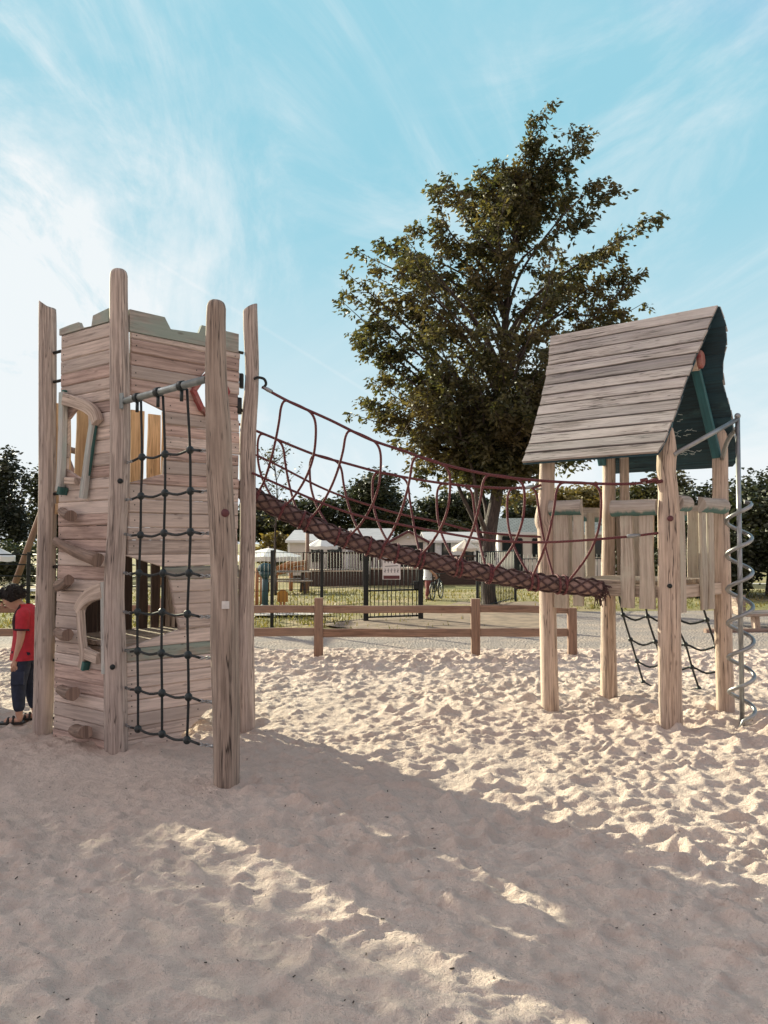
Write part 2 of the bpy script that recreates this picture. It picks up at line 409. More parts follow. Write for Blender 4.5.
M['orangewood'] = wood('orange_timber', (.42, .20, .09), (.28, .12, .05), .7)
M['glass'] = plain('dark_glass', (.02, .028, .032), .08, 0, .2, 2)
M['darkgap'] = plain('dark_opening', (.012, .013, .014), .9, 0, .2, 2)
M['signwhite'] = plain('sign_white', (.74, .72, .72), .45, 0, .03, 3)
M['signink'] = plain('sign_ink', (.10, .10, .12), .6, 0, .1, 3)
M['skin'] = plain('skin', (.50, .29, .21), .55, 0, .08, 12)
M['hair'] = plain('dark_hair', (.010, .007, .006), .85, 0, .3, 60, .8)
M['redshirt'] = plain('red_jersey', (.42, .018, .035), .75, 0, .12, 30, .15)
M['shirtdark'] = plain('dark_trim_fabric', (.03, .012, .016), .8, 0, .1, 20)
M['navy'] = plain('navy_cloth', (.016, .024, .05), .8, 0, .25, 25, .2)
M['sandal'] = plain('black_sandal', (.018, .016, .015), .6, 0, .2, 25)
M['whitecloth'] = plain('white_cloth', (.62, .66, .70), .8, 0, .08, 20)
M['pinkcloth'] = plain('dusky_red_cloth', (.22, .07, .07), .8, 0, .15, 20)
M['plaque'] = plain('grey_plaque', (.62, .60, .58), .5, 0, .08, 40)
M['chalk'] = plain('chalk', (.42, .48, .47), .9, 0, .2, 40)
def rooftile(h):
    br = h.nd('ShaderNodeTexBrick'); br.inputs['Scale'].default_value = 1.0
    br.inputs['Color1'].default_value = (.115, .13, .135, 1); br.inputs['Color2'].default_value = (.16, .175, .18, 1); br.inputs['Mortar'].default_value = (.05, .06, .06, 1)
    br.inputs['Mortar Size'].default_value = .03; br.inputs['Brick Width'].default_value = .35; br.inputs['Row Height'].default_value = .3
    h.L.new(h.coord('UV'), br.inputs['Vector']); base(h, br.outputs['Color'])
    h.put(h.bs.inputs['Normal'], h.bump(br.outputs['Fac'], .5, -.02))
M['rooftile'] = mat('grey_roof_tiles', rooftile)
def siding(name, c):
    def f(h):
        w = h.nd('ShaderNodeTexWave'); w.bands_direction = 'Z'; w.wave_profile = 'SAW'; w.inputs['Scale'].default_value = 1.0
        h.L.new(h.coord('Object', (1.57, 1.57, 1.57)), w.inputs['Vector'])
        n = h.noise(h.coord('Object'), 1.2, 4)
        base(h, h.mix(h.ramp(n, .3, .7), tuple(x * .9 for x in c), c)); h.put(h.bs.inputs['Normal'], h.bump(w.outputs['Fac'], .6, .02)); h.bs.inputs['Roughness'].default_value = .55
    return mat(name, f)
M['side_white'] = siding('white_siding', (.80, .82, .85)); M['side_cream'] = siding('cream_siding', (.74, .69, .63)); M['side_taupe'] = siding('taupe_siding', (.66, .62, .60))
def sandm(h):
    v = h.coord('Object')
    n1 = h.noise(v, 1.1, 5, .6); n2 = h.noise(v, 14, 5, .65); n3 = h.noise(v, 160, 3, .7); n4 = h.noise(v, 42, 4, .6)
    c = h.mix(h.ramp(n1, .3, .7), (.65, .525, .45), (.73, .595, .515))
    c = h.mix(h.m('MULTIPLY', h.ramp(n2, .35, .75), .30), c, (.44, .345, .30))
    c = h.mix(h.m('MULTIPLY', h.ramp(n3, .56, .72), .45), c, (.28, .21, .175))
    c = h.mix(h.m('MULTIPLY', h.ramp(n3, .40, .26), .3), c, (.82, .68, .58))
    # little dark bits of bark and leaf ground into the sand
    vo = h.nd('ShaderNodeTexVoronoi'); vo.inputs['Scale'].default_value = 22; h.L.new(v, vo.inputs['Vector'])
    sp = h.m('MULTIPLY', h.ramp(vo.outputs['Distance'], .12, .07), h.ramp(h.noise(v, 7, 3), .50, .58))
    c = h.mix(h.m('MULTIPLY', sp, .75), c, (.07, .05, .04))
    base(h, c); h.bs.inputs['Roughness'].default_value = .95
    hh = h.m('ADD', h.m('MULTIPLY', n4, .7), h.m('MULTIPLY', n3, .3))
    h.put(h.bs.inputs['Normal'], h.bump(hh, 1.0, .04))
M['sand'] = mat('sand', sandm)
def gravelm(h):
    v = h.coord('Object'); vo = h.nd('ShaderNodeTexVoronoi'); vo.inputs['Scale'].default_value = 26; h.L.new(v, vo.inputs['Vector'])
    n = h.noise(v, 1.5, 5); n2 = h.noise(v, 60, 3, .7)
    c = h.mix(h.ramp(n2, .3, .7), (.15, .13, .122), (.33, .285, .265)); c = h.mix(h.m('MULTIPLY', h.ramp(n, .4, .7), .6), c, (.38, .30, .245))
    base(h, c); h.put(h.bs.inputs['Normal'], h.bump(vo.outputs['Distance'], .7, .03)); h.bs.inputs['Roughness'].default_value = .95
M['gravel'] = mat('gravel', gravelm)
def groundm(h):
    v = h.coord('Object'); n = h.noise(v, .45, 6, .65); n2 = h.noise(v, 9, 5, .7); n3 = h.noise(v, .16, 4)
    c = h.mix(h.ramp(n2, .3, .7), (.115, .105, .033), (.26, .215, .08))
    c = h.mix(h.m('MULTIPLY', h.ramp(n, .46, .64), .8), c, (.36, .27, .165))
    c = h.mix(h.m('MULTIPLY', h.ramp(n3, .5, .66), .55), c, (.17, .18, .055))
    base(h, c); h.put(h.bs.inputs['Normal'], h.bump(n2, .8, .05)); h.bs.inputs['Roughness'].default_value = 1
M['ground'] = mat('grass_ground', groundm)
M['earth'] = plain('bare_earth', (.20, .145, .105), .95, 0, .3, 3, .4)
M['road'] = plain('pale_road', (.42, .39, .37), .9, 0, .12, 2)
def leafm(name, c1, c2, c3, trans=.35):
    def f(h):
        gi = h.nd('ShaderNodeNewGeometry'); r = gi.outputs['Random Per Island']
        n = h.noise(h.coord('Object'), .8, 4)
        c = h.mix(h.ramp(r, .1, .9, False), c1, c2); c = h.mix(h.m('MULTIPLY', h.ramp(n, .45, .65), .6), c, c3)
        base(h, c); h.bs.inputs['Roughness'].default_value = .55
        tr = h.nd('ShaderNodeBsdfTranslucent'); h.put(tr.inputs[0], h.mix(1.0, c, (1.3, 1.25, .7), 'MULTIPLY'))
        mx = h.nd('ShaderNodeMixShader'); mx.inputs[0].default_value = trans
        out = h.N['Material Output']; h.L.new(h.bs.outputs[0], mx.inputs[1]); h.L.new(tr.outputs[0], mx.inputs[2]); h.L.new(mx.outputs[0], out.inputs[0])
    return mat(name, f)
M['leaf_main'] = leafm('cherry_leaves', (.034, .042, .017), (.105, .096, .040), (.145, .105, .05), .42)
M['leaf_dark'] = leafm('dark_leaves', (.014, .022, .010), (.040, .050, .020), (.060, .058, .022), .2)
M['leaf_mid'] = leafm('mid_leaves', (.030, .036, .014), (.075, .075, .028), (.095, .080, .030), .25)
M['leaf_yellow'] = leafm('yellow_leaves', (.10, .085, .025), (.20, .155, .045), (.24, .17, .05), .3)
M['leaf_con'] = leafm('conifer_needles', (.010, .017, .012), (.028, .038, .022), (.04, .045, .025), .1)
M['grassblade'] = leafm('grass_blades', (.10, .105, .03), (.27, .22, .075), (.15, .155, .045), .3)
def barkm(h):
    n = h.noise(h.coord('UV', (4, 16, 1)), 1, 6, .7, .4); n2 = h.noise(h.coord('UV', (1, 2, 1)), 1, 3)
    base(h, h.mix(h.ramp(n, .35, .65), (.025, .018, .016), h.mix(h.ramp(n2, .4, .6), (.075, .055, .048), (.115, .085, .075))))
    h.put(h.bs.inputs['Normal'], h.bump(n, .9, .03))
M['bark'] = mat('bark', barkm)
M['chip'] = plain('bark_chips', (.05, .036, .028), .9, 0, .5, 30)

# ================================================================ GROUND
rs = np.random.RandomState(5)
def vnoise(x, y, seed=0):
    """smooth value-gradient noise, numpy arrays in, about -1..1 out"""
    xi = np.floor(x).astype(np.int64); yi = np.floor(y).astype(np.int64); fx = x - xi; fy = y - yi
    def g(i, j):
        h = (i * 374761393 + j * 668265263 + seed * 982451653) & 0x7fffffff
        h = ((h ^ (h >> 13)) * 1274126177) & 0x7fffffff; h = h ^ (h >> 16)
        a = (h % 6283) / 1000.0; return np.cos(a), np.sin(a)
    def d(i, j):
        gx, gy = g(xi + i, yi + j); return gx * (fx - i) + gy * (fy - j)
    u = fx*fx*fx*(fx*(fx*6-15)+10); w = fy*fy*fy*(fy*(fy*6-15)+10)
    return 1.5 * ((d(0,0)*(1-u) + d(1,0)*u)*(1-w) + (d(0,1)*(1-u) + d(1,1)*u)*w)
def rnd2(i, j, seed):
    h = (i * 73856093 ^ j * 19349663 ^ seed * 83492791) & 0x7fffffff
    h = ((h ^ (h >> 15)) * 1103515245 + 12345) & 0x7fffffff; return (h >> 8 & 0xffff) / 65535.0
def bowls(x, y, cell, seed, ang_spread=1.0):
    """footprints: overlapping rounded bowls that meet in soft crests"""
    X = x / cell; Y = y / cell; xi = np.floor(X).astype(np.int64); yi = np.floor(Y).astype(np.int64)
    best = np.full(x.shape, 9.0); sec = np.full(x.shape, 9.0)
    for i in (-1, 0, 1):
        for j in (-1, 0, 1):
            a = xi + i; b = yi + j
            cx = a + rnd2(a, b, seed); cy = b + rnd2(a, b, seed + 1); th = rnd2(a, b, seed + 2) * 3.14 * ang_spread
            st = .62 + .5 * rnd2(a, b, seed + 3); dep = rnd2(a, b, seed + 4) * .38
            dx = X - cx; dy = Y - cy; u = dx*np.cos(th) + dy*np.sin(th); w = -dx*np.sin(th) + dy*np.cos(th)
            q = (u*st)**2 + (w/st)**2 * .9 + dep
            sec = np.minimum(sec, np.maximum(best, q)); best = np.minimum(best, q)
    k = np.clip((sec - best) / .06, 0, 1)            # round the crest off a little
    return best - .045 * (1 - k) ** 2
def sand_h(x, y):
    wx = (x + .07 * vnoise(x*3.1, y*3.1, 3)) * .80; wy = y + .07 * vnoise(x*3.1, y*3.1, 4)
    amp = .75 + .55 * vnoise(x*.55, y*.55, 8)
    near_tower = np.exp(-(((x + 1.5) / 1.5)**2 + ((y - 5.4) / 1.1)**2))
    amp = np.clip(amp, .35, 1.4) * (1 - .6 * near_tower)
    h = .074 * (bowls(wx, wy, .112, 21) - .45) * amp
    h += .036 * (bowls(wx + 5, wy + 3, .066, 57) - .45) * np.clip(.7 + .8 * vnoise(x*.9, y*.9, 12), .1, 1.3)
    h += .028 * vnoise(x*.8, y*.8, 1) + .008 * vnoise(x*2.2, y*2.2, 2) + .008 * vnoise(x*7, y*7, 6) + .006 * vnoise(x*17, y*17, 7) + .0042 * vnoise(x*38, y*38, 9) + .0022 * vnoise(x*71, y*71, 13)
    h += .050 * (bowls(wx + 9, wy - 4, .205, 91) - .45) * np.clip(.35 + .9 * vnoise(x*.7, y*.7, 15), 0, 1.2)
    for px_, py_ in ((-2.9, 6.2), (-2.05, 5.6), (-1.2, 6.4), (-1.03, 4.87), (1.62, 7.2), (2.52, 6.5), (2.4, 7.9), (3.35, 7.25), (3.2, 6.6)):
        d2 = (x - px_)**2 + (y - py_ + .05)**2; h += -.015 * np.exp(-d2 / .035) + .012 * np.exp(-(np.sqrt(d2) - .34)**2 / .012)
    h += .012 + .016 * near_tower
    # scoured hollow under the playhouse
    h -= .085 * np.exp(-(((x - 2.45) / .7)**2 + ((y - 7.35) / .38)**2))
    return h
def grid_mesh(xs, ys, hf, name, m, smooth=True):
    X, Y = np.meshgrid(xs, ys); Z = hf(X, Y)
    v = np.stack([X, Y, Z], -1).reshape(-1, 3); nx = len(xs); ny = len(ys)
    a = (np.arange(ny-1)[:, None] * nx + np.arange(nx-1)[None, :]).ravel()
    f = np.stack([a, a+1, a+nx+1, a+nx], 1)
    me = bpy.data.meshes.new(name); me.vertices.add(len(v)); me.vertices.foreach_set("co", v.ravel().astype(np.float32))
    me.loops.add(f.size); me.polygons.add(len(f)); me.loops.foreach_set("vertex_index", f.ravel().astype(np.int32))
    me.polygons.foreach_set("loop_start", (np.arange(len(f)) * 4).astype(np.int32))
    try: me.polygons.foreach_set("loop_total", np.full(len(f), 4, dtype=np.int32))
    except Exception: pass
    me.update(calc_edges=True); me.polygons.foreach_set("use_smooth", np.full(len(f), smooth)); me.materials.append(m); me.validate()
    return tag(link(name, me), kind="structure")
xs = np.concatenate([np.linspace(-40, -9.5, 30), np.arange(-9.3, -5.8, .05), np.arange(-5.8, 5.8, .016), np.arange(5.8, 9.3, .05), np.linspace(9.5, 40, 30)])
ys = np.concatenate([np.linspace(-30, .4, 34), np.arange(.5, 1.9, .05), np.arange(1.9, 4.2, .011), np.arange(4.2, 7, .015), np.arange(7, 11.26, .020)])
def sand_full(x, y):
    edge = np.clip((y - 10.45) / .55, 0, 1)
    return sand_h(x, y) * (1 - edge * .4) + .028 * edge - .12 * np.clip((y - 11.05) / .2, 0, 1)
grid_mesh(xs, ys, sand_full, "sand", M['sand'])
terr_np = np.vectorize(terr)
def ground_h(x, y):
    return terr_np(x, y) - .5 * (y < 11.7) * 1.0 - .02 + .05 * vnoise(x*.25, y*.25, 30) * np.clip((y - 14) / 4, 0, 1)
gx = np.concatenate([np.linspace(-900, -40, 18), np.linspace(-35, 35, 141), np.linspace(40, 900, 18)])
gy = np.concatenate([np.linspace(-300, 10.85, 12), np.linspace(11.6, 45, 140), np.linspace(50, 1500, 20)])
grid_mesh(gx, gy, ground_h, "ground", M['ground'])
def sheet(name, outline, m, z=0.01, sub=.5):
    """flat irregular sheet that follows the terrain"""
    mb = MB(); pts = [Vector((x, y, terr(x, y) + z)) for x, y in outline]
    bm = bmesh.new(); vs = [bm.verts.new(p) for p in pts]; bm.faces.new(vs)
    bmesh.ops.triangulate(bm, faces=bm.faces[:])
    me = bpy.data.meshes.new(name); bm.to_mesh(me); bm.free(); me.materials.append(m)
    return tag(link(name, me), kind="structure")
def wavy(pts, amp, seed):
    out = []; r = random.Random(seed)
    for i in range(len(pts)):
        a = pts[i]; b = pts[(i+1) % len(pts)]; n = max(1, int(math.dist(a, b) / .7))
        for k in range(n):
            t = k / n; out.append((a[0] + (b[0]-a[0])*t + r.uniform(-amp, amp), a[1] + (b[1]-a[1])*t + r.uniform(-amp, amp)))
    return out
sheet("gravel_path", wavy([(-40, 10.9), (40, 10.9), (40, 17.5), (9, 17.6), (3.6, 17.2), (2.3, 14.2), (1.2, 12.7), (-40, 12.5)], .10, 3), M['gravel'], .012)
sheet("bare_earth", wavy([(.4, 13.1), (2.9, 13.6), (4.5, 18), (4.0, 20), (2.0, 20), (.9, 17.2), (-.2, 16), (-1.3, 14.6)], .22, 4), M['earth'], .02)
sheet("path", wavy([(-2.9, 16.1), (-1.4, 16.3), (-1.0, 16.75), (-3.5, 16.9)], .06, 5), M['road'], .03)
sheet("road", [(9.5, 27.5), (60, 25), (60, 31.5), (9.5, 30.5)], M['road'], .30)
sheet("service_road", [(-60, 21.0), (-8.5, 21.5), (-8.5, 23.6), (-60, 26.2)], M['road'], .22)

# ---- tufts of dry grass between the gravel and the mobile homes
def make_grass():
    n = 26000
    y = 12.9 + 18 * rs.rand(n) ** 1.7; x = (rs.rand(n) * 2 - 1) * (y * .62 + 1)
    keep = ~((x > 2.0) & (y < 18) & (x < 9 + y)) & ~((x > -.7) & (x < 4.4) & (y < 20) & (rs.rand(n) < .85))
    keep &= vnoise(x * .9, y * .9, 40) > -.35
    x = x[keep]; y = y[keep]; n = len(x)
    z = terr_np(x, y) - .015
    a = rs.rand(n) * 6.28; h = .04 + .09 * rs.rand(n) ** 2; w = .012 + .012 * rs.rand(n); l = (rs.rand(n) - .5) * .1; l2 = (rs.rand(n) - .5) * .1
    dx = np.cos(a) * w; dy = np.sin(a) * w
    v = np.stack([np.stack([x-dx, y-dy, z], 1), np.stack([x+dx, y+dy, z], 1), np.stack([x+l, y+l2, z+h], 1)], 1).reshape(-1, 3)
    me = bpy.data.meshes.new("grass"); me.from_pydata(v.tolist(), [], np.arange(3*n).reshape(-1, 3).tolist()); me.materials.append(M['grassblade'])
    tag(link("grass", me), "short dry yellowish grass around the black fence", "grass", kind="stuff")
make_grass()
def make_debris():
    mb = MB()
    for i in range(240):
        y = 2.1 + 5.2 * rnd.random() ** 1.3; x = rnd.uniform(-1, 1) * (y * .56)
        z = float(sand_full(np.array([x]), np.array([y]))[0]) + .004
        s = rnd.uniform(.0018, .0042) * (1.7 if rnd.random() < .06 else 1)
        a = rnd.uniform(0, 6.28); d = Vector((math.cos(a), math.sin(a), rnd.uniform(-.2, .3))); e = Vector((-math.sin(a), math.cos(a), rnd.uniform(-.3, .3)))
        c = Vector((x, y, z)); L = s * rnd.uniform(1, 2.2)
        mb.board(c - d*L, c + d*L, e, s * 1.4, s * .8, ch=s*.2)
    tag(mb.build("debris", M['chip']), "tiny dark bits of bark and leaf scattered on the sand", "debris", kind="stuff")
make_debris()

# ================================================================ LEFT TOWER
def post(mb, pts, radii, n=16, wob=.05, cut=None, dome=True, mi=0):
    """log post through points bottom to top, wobbly, rounded or slanted top"""
    P = smooth_path(pts, 5); k = len(pts) - 1
    rad = []
    for i in range(len(P)):
        t = i / 5; a = min(int(t), k - 1); f = t - a
        rad.append(radii[a] + (radii[a+1] - radii[a]) * f)
    if dome:
        ax = (P[-1] - P[-2]).normalized(); r = rad[-1]; top = Vector(P[-1])
        for s_, q in ((.35, .93), (.6, .80), (.78, .58), (.88, .25)):
            P.append(top + ax * (r * s_)); rad.append(r * q)
    b = len(mb.v)
    mb.tube(P, rad, n, True, mi, True, wob)
    if cut is not None:
        # shear the top ring to make a slanted saw cut
        for i in range(n):
            j = b + (len(P) - 1) * n + i; v = Vector(mb.v[j]); o = v - P[-1]
            mb.v[j] = tuple(v + Vector((0, 0, o.dot(cut))))
Lp = gnd(42, 733); Cp = gnd(116.5, 753); Rp = gnd(246, 728); Fp = gnd(226, 786)
Kp = Lp + Rp - Cp
tower = thing("climbing_tower", (Cp.x, Cp.y, 0), "weathered wooden climbing tower with crenellated top, climbing holds and a black rope net", "climbing tower")
def post_obj(name, px_pts, rpx, Y, material, parent, **kw):
    """px_pts: (x, y) centre line from base to top at distance Y"""
    pts = [at(x, y, Y) for x, y in px_pts]; low = Vector(pts[0]); low.z = -.35
    pts = [low] + pts; rr = [r * Y / FPX for r in rpx]; rr = [rr[0]] + rr
    mb = MB(); post(mb, pts, rr, **kw)
    return mb.build(name, material, parent)
pL = post_obj("post", [(42, 733), (43.5, 690), (45, 610), (47.5, 500), (47.5, 400), (47.3, 325), (47, 306)], [9.2, 9.6, 9.8, 8.6, 8.3, 8.2, 7.8], Lp.y, M['post'], tower, cut=Vector((-.75, 0, 0)), dome=False)
pC = post_obj("post", [(116.5, 753), (116, 700), (115, 650), (114, 590), (117, 530), (119.5, 480), (120.5, 430), (120, 375), (119, 300), (119, 276)], [11, 11, 11, 10.2, 9.6, 10, 10, 9.6, 8.6, 8.4], Cp.y, M['post'], tower)
pR = post_obj("post", [(246, 728), (245.5, 660), (246, 600), (248, 520), (248, 440), (252, 380), (250.5, 330), (250, 308)], [9.2, 8.8, 8.2, 8, 8.2, 6.6, 7.2, 7], Rp.y, M['post'], tower, cut=Vector((.55, 0, 0)), dome=False)
pK = post_obj("post", [(Kp.x / Kp.y * FPX + 384, 715), (172, 500), (172, 352)], [9, 8.5, 8], Kp.y, M['post'], tower)
pF = post_obj("post", [(226, 786), (226, 740), (225.5, 690), (224.5, 640), (224.5, 590), (223, 540), (220, 480), (218.5, 430), (216, 380), (215.5, 330), (216, 308)], [12.5, 13, 14, 14.6, 14, 13.6, 13.4, 12.8, 11, 9.8, 9.4], Fp.y, M['post_old'], tower, wob=.07)
# bolts and the little plaque on the posts
def bolt(px, py, Y, rp, r, m, par, nm="bolt"):
    c = at(px, py, Y - rp * Y / FPX); d = Vector((0, -1, 0)); mb = MB()
    mb.tube([c + d*(-.02), c + d*.004, c + d*.010, c + d*.012], [r, r, r*.8, r*.2], 12); mb.build(nm, m, par)
bolt(120, 481, Cp.y, 9.5, .021, M['blackmetal'], pC); bolt(112.5, 667, Cp.y, 10.5, .021, M['blackmetal'], pC)
bolt(225, 513, Fp.y, 12.6, .027, M['maroon'], pF)
c = at(225.5, 605, Fp.y - .106); mb = MB(); mb.board(c + Vector((-.024, 0, 0)), c + Vector((.024, 0, 0)), (0, 0, 1), .05, .004, ch=.001); mb.build("plaque", M['plaque'], pF)

def frame_of(P0, P1):
    e = Vector((P1.x - P0.x, P1.y - P0.y, 0)); L = e.length; e.normalize(); n = Vector((e.y, -e.x, 0)); return e, n, L
eL, nL, lenL = frame_of(Lp, Cp)       # left wall, normal towards the camera
eR, nR, lenR = frame_of(Cp, Rp)
P0L = Vector((Lp.x, Lp.y, 0)) + nL * .02; P0R = Vector((Cp.x, Cp.y, 0)) + nR * .0
def szL(px, py): p = onp(px, py, P0L + nL * .02, nL); return ((p - P0L).dot(eL), p.z)
def szR(px, py): p = onp(px, py, P0R + nR * .02, nR); return ((p - P0R).dot(eR), p.z)
def poly_cut(poly, z):
    zs = [p[1] for p in poly]
    if z < min(zs) or z > max(zs): return None
    xs_ = []
    for i in range(len(poly)):
        a = poly[i]; b = poly[(i+1) % len(poly)]
        if (a[1] - z) * (b[1] - z) <= 0 and abs(a[1] - b[1]) > 1e-9: xs_.append(a[0] + (b[0]-a[0]) * (z - a[1]) / (b[1] - a[1]))
    return (min(xs_), max(xs_)) if len(xs_) > 1 else None
def plank_wall(mb, P0, e, n, z0, z1, left, right, holes, t=.03, hb=(.088, .118), mis=None, seed=1, screw_mi=None):
    r = random.Random(seed); z = z0
    while z < z1 - .02:
        h = min(r.uniform(*hb), z1 - z); a, b = z + .0012, z + h - .0012
        if z1 - (z + h) < .05: h = z1 - z; b = z1 - .0012
        cuts = []
        for poly in holes:
            zs = [p[1] for p in poly]; lo, hi = min(zs), max(zs)
            if b < lo + .02 or a > hi - .02: continue
            ca = poly_cut(poly, min(max(a, lo + 1e-4), hi - 1e-4)); cb = poly_cut(poly, min(max(b, lo + 1e-4), hi - 1e-4))
            if ca and cb: cuts.append((ca, cb))
        cuts.sort()
        x0a, x0b = left(a), left(b); segs = []
        for ca, cb in cuts:
            segs.append((x0a, x0b, ca[0], cb[0])); x0a, x0b = ca[1], cb[1]
        segs.append((x0a, x0b, right(a), right(b)))
        mi = mis(z, r) if mis else 0
        dz = r.uniform(-.001, .001); dn = r.uniform(-.004, .004); tl = r.uniform(-.001, .001) if r.random() < .85 else r.uniform(-.006, .006)
        for s0a, s0b, s1a, s1b in segs:
            if screw_mi is not None:
                for sx in (max(s0a, s0b) + .045, min(s1a, s1b) - .045):
                    if min(s1a, s1b) - max(s0a, s0b) > .15:
                        pc = P0 + e*(sx + r.uniform(-.006, .006)) + Vector((0, 0, (a + b)/2 + r.uniform(-.012, .012))) + n*(t/2 + dn + .0006); mb.tube([pc, pc + n*.0012], .0055, 6, mi=screw_mi)
            if s1a - s0a < .02 and s1b - s0b < .02: continue
            jr = r.uniform(-.006, .006)
            q = [P0 + e*s0a + Vector((0, 0, a + dz)), P0 + e*(s1a + jr) + Vector((0, 0, a + dz + tl)), P0 + e*(s1b + jr) + Vector((0, 0, b + dz + tl)), P0 + e*s0b + Vector((0, 0, b + dz))]
            mb.slab([p + n*dn for p in q], n, t, ch=.009, mi=mi, ax=e)
        z += h
# left wall
winU = [szL(*p) for p in ((67, 409), (77, 407), (86, 413), (89, 421), (80, 478), (65.5, 479))]
winD = [szL(*p) for p in ((80, 610), (84, 603), (90, 600), (99.5, 598), (99.5, 654), (82, 648), (80, 630))]
topL = szL(80, 326)[1] - .03
sLw = szL(57, 520)[0]; eLw = lenL - .04
mb = MB()
plank_wall(mb, P0L, eL, nL, -.12, topL, lambda z: szL(57.6 - 1.4*max(0, 1-z/1.6), 500)[0] + .006 * math.sin(z * 5.2), lambda z: eLw, [winU, winD], mis=lambda z, r: 0 if r.random() < .8 else 1, seed=3, screw_mi=2)
wallL = mb.build("wall_panel", [M['wall'], M['wall_red'], M['blackmetal']], tower)
def cap_from_px(pxs, sz, P0, e, n, zb, t, m, par):
    pts = [sz(*p) for p in pxs]; pts = [(pts[0][0], zb)] + [(pts[-1][0], zb)] + list(reversed(pts)); mb = MB()
    mb.prism([P0 + e*s_ + Vector((0, 0, z)) for s_, z in pts], n, t, ax=e); return mb.build("battlement_board", m, par)
cap_from_px([(59, 329), (69, 325), (78, 322), (80.5, 328), (91, 326), (92.5, 315.5), (108, 308)], szL, P0L, eL, nL, topL + .003, .034, M['wall_grey'], wallL)
# right wall
opU = [szR(*p) for p in ((126, 397), (134, 401), (165, 409), (166, 440), (163, 482), (126, 480))]
opD = [szR(*p) for p in ((124, 558), (168, 568), (172, 590), (182, 641), (124, 648))]
hole = [szR(*p) for p in ((190, 391), (197, 381), (210, 369), (222, 380), (228, 392), (222, 408), (211, 420), (199, 411))]
topR = szR(180, 334)[1] - .06
def right_edge(z):
    if z > .80: return szR(239, 500)[0] + .005 * math.sin(z * 6)
    if z > .38: return szR(239, 500)[0] - (.80 - z) * .12
    return szR(239, 500)[0] - .05 - (.38 - z) * 1.35
def misR(z, r):
    if .58 < z < .78: return 2
    if z > 2.05 and r.random() < .65: return 1
    return 3 if r.random() < .05 else 0
mb = MB(); plank_wall(mb, P0R, eR, nR, -.12, topR, lambda z: .06, right_edge, [opU, opD, hole], mis=misR, seed=8, screw_mi=4)
wallR = mb.build("wall_panel", [M['wall'], M['wall_red'], M['wall_green'], M['wall_grey'], M['blackmetal']], tower)
cap_from_px([(130, 309), (165, 317), (171, 329), (199, 333), (202, 325), (239, 334)], szR, P0R, eR, nR, topR + .003, .034, M['wall_grey'], wallR)
# red rimmed lookout hole
mb = MB(); P = [P0R + eR*s_ + Vector((0, 0, z)) + nR*.03 for s_, z in hole]; cc = sum(P, Vector()) / len(P)
for i in range(len(P)):
    a, b = P[i], P[(i+1) % len(P)]; ao = cc + (a - cc)*1.0; bo = cc + (b - cc)*1.0; ai = cc + (a-cc)*.76; bi = cc + (b-cc)*.76
    mb.slab([ao, ai, bi, bo] if (ai-ao).cross(bo-ao).dot(nR) > 0 else [ao, bo, bi, ai], nR, .07, ch=.004)
mb.build("lookout_rim", M['redpaint'], wallR)
# window frames on the left wall
def plank_px(mb, pxs, wid, t, sz, P0, e, n, off, mi=0):
    """a curved plank lying on a wall, following pixel centre line points; wid in metres"""
    pts = [onp(p[0], p[1], P0 + n*(off + t/2), n) - n*(t/2) for p in pxs]; pts = smooth_path(pts, 4)
    rings = []; us = []; L = 0
    for i, p in enumerate(pts):
        if i: L += (p - pts[i-1]).length
        tg = (pts[min(i+1, len(pts)-1)] - pts[max(i-1, 0)]).normalized(); sd = n.cross(tg).normalized(); w = (wid if not hasattr(wid, '__len__') else wid[0] + (wid[1]-wid[0]) * i/(len(pts)-1)) / 2; h = t/2; ch = .006
        rings.append([p + sd*a + n*b for a, b in ((w, h-ch), (w-ch, h), (-w+ch, h), (-w, h-ch), (-w, -h+ch), (-w+ch, -h), (w-ch, -h), (w, -h+ch))]); us.append(L)
    w = wid if not hasattr(wid, '__len__') else wid[0]
    mb.loft(rings, us, [0, .01, w, w+.01, w+t, w+t+.01, 2*w+t, 2*w+t+.01, 2*w+2*t], False, True, mi)
def wf(name, pxs, wid, t, m, off=.055):
    mb = MB(); plank_px(mb, pxs, wid, t, szL, P0L, eL, nL, off); return mb.build(name, m, frm)
frm = MB(); plank_px(frm, [(62, 399), (70, 401), (83, 406), (91, 413), (94, 422)], (.095, .085), .06, szL, P0L, eL, nL, .062); frm = frm.build("window_frame", M['frame_plain'], wallL)
wf("jamb", [(60.5, 392), (59.5, 440), (58, 478), (56.5, 491)], .065, .05, M['frame'])
wf("jamb", [(91, 420), (86, 455), (80.5, 498)], .06, .045, M['frame'])
wf("jamb_edge", [(94.5, 422), (90, 455), (83.5, 498)], .018, .03, M['greenpaint'], .045)
wf("jamb_foot", [(59, 487), (57.5, 494)], .05, .075, M['greenpaint'], .05)
wf("jamb_top", [(62.5, 390), (62.5, 396)], .04, .035, M['greenpaint'], .05)
wf("sill", [(64, 480.5), (74, 481)], .055, .05, M['frame_plain'], .04)
frm = MB(); plank_px(frm, [(75, 611), (80, 602), (88, 595), (100.5, 590.5)], (.075, .125), .055, szL, P0L, eL, nL, .055); frm = frm.build("window_frame", M['frame_plain'], wallL)
wf("jamb", [(77.5, 609), (79, 635), (81, 655), (79, 668)], .058, .05, M['frame_plain'])
wf("jamb", [(101.5, 582), (101.8, 630), (102.3, 674)], .042, .05, M['frame'])
wf("jamb_foot", [(83, 662), (81, 670)], .04, .06, M['greenpaint'], .05)
wf("sill", [(82, 653), (96, 659)], .085, .045, M['frame_plain'], .05)
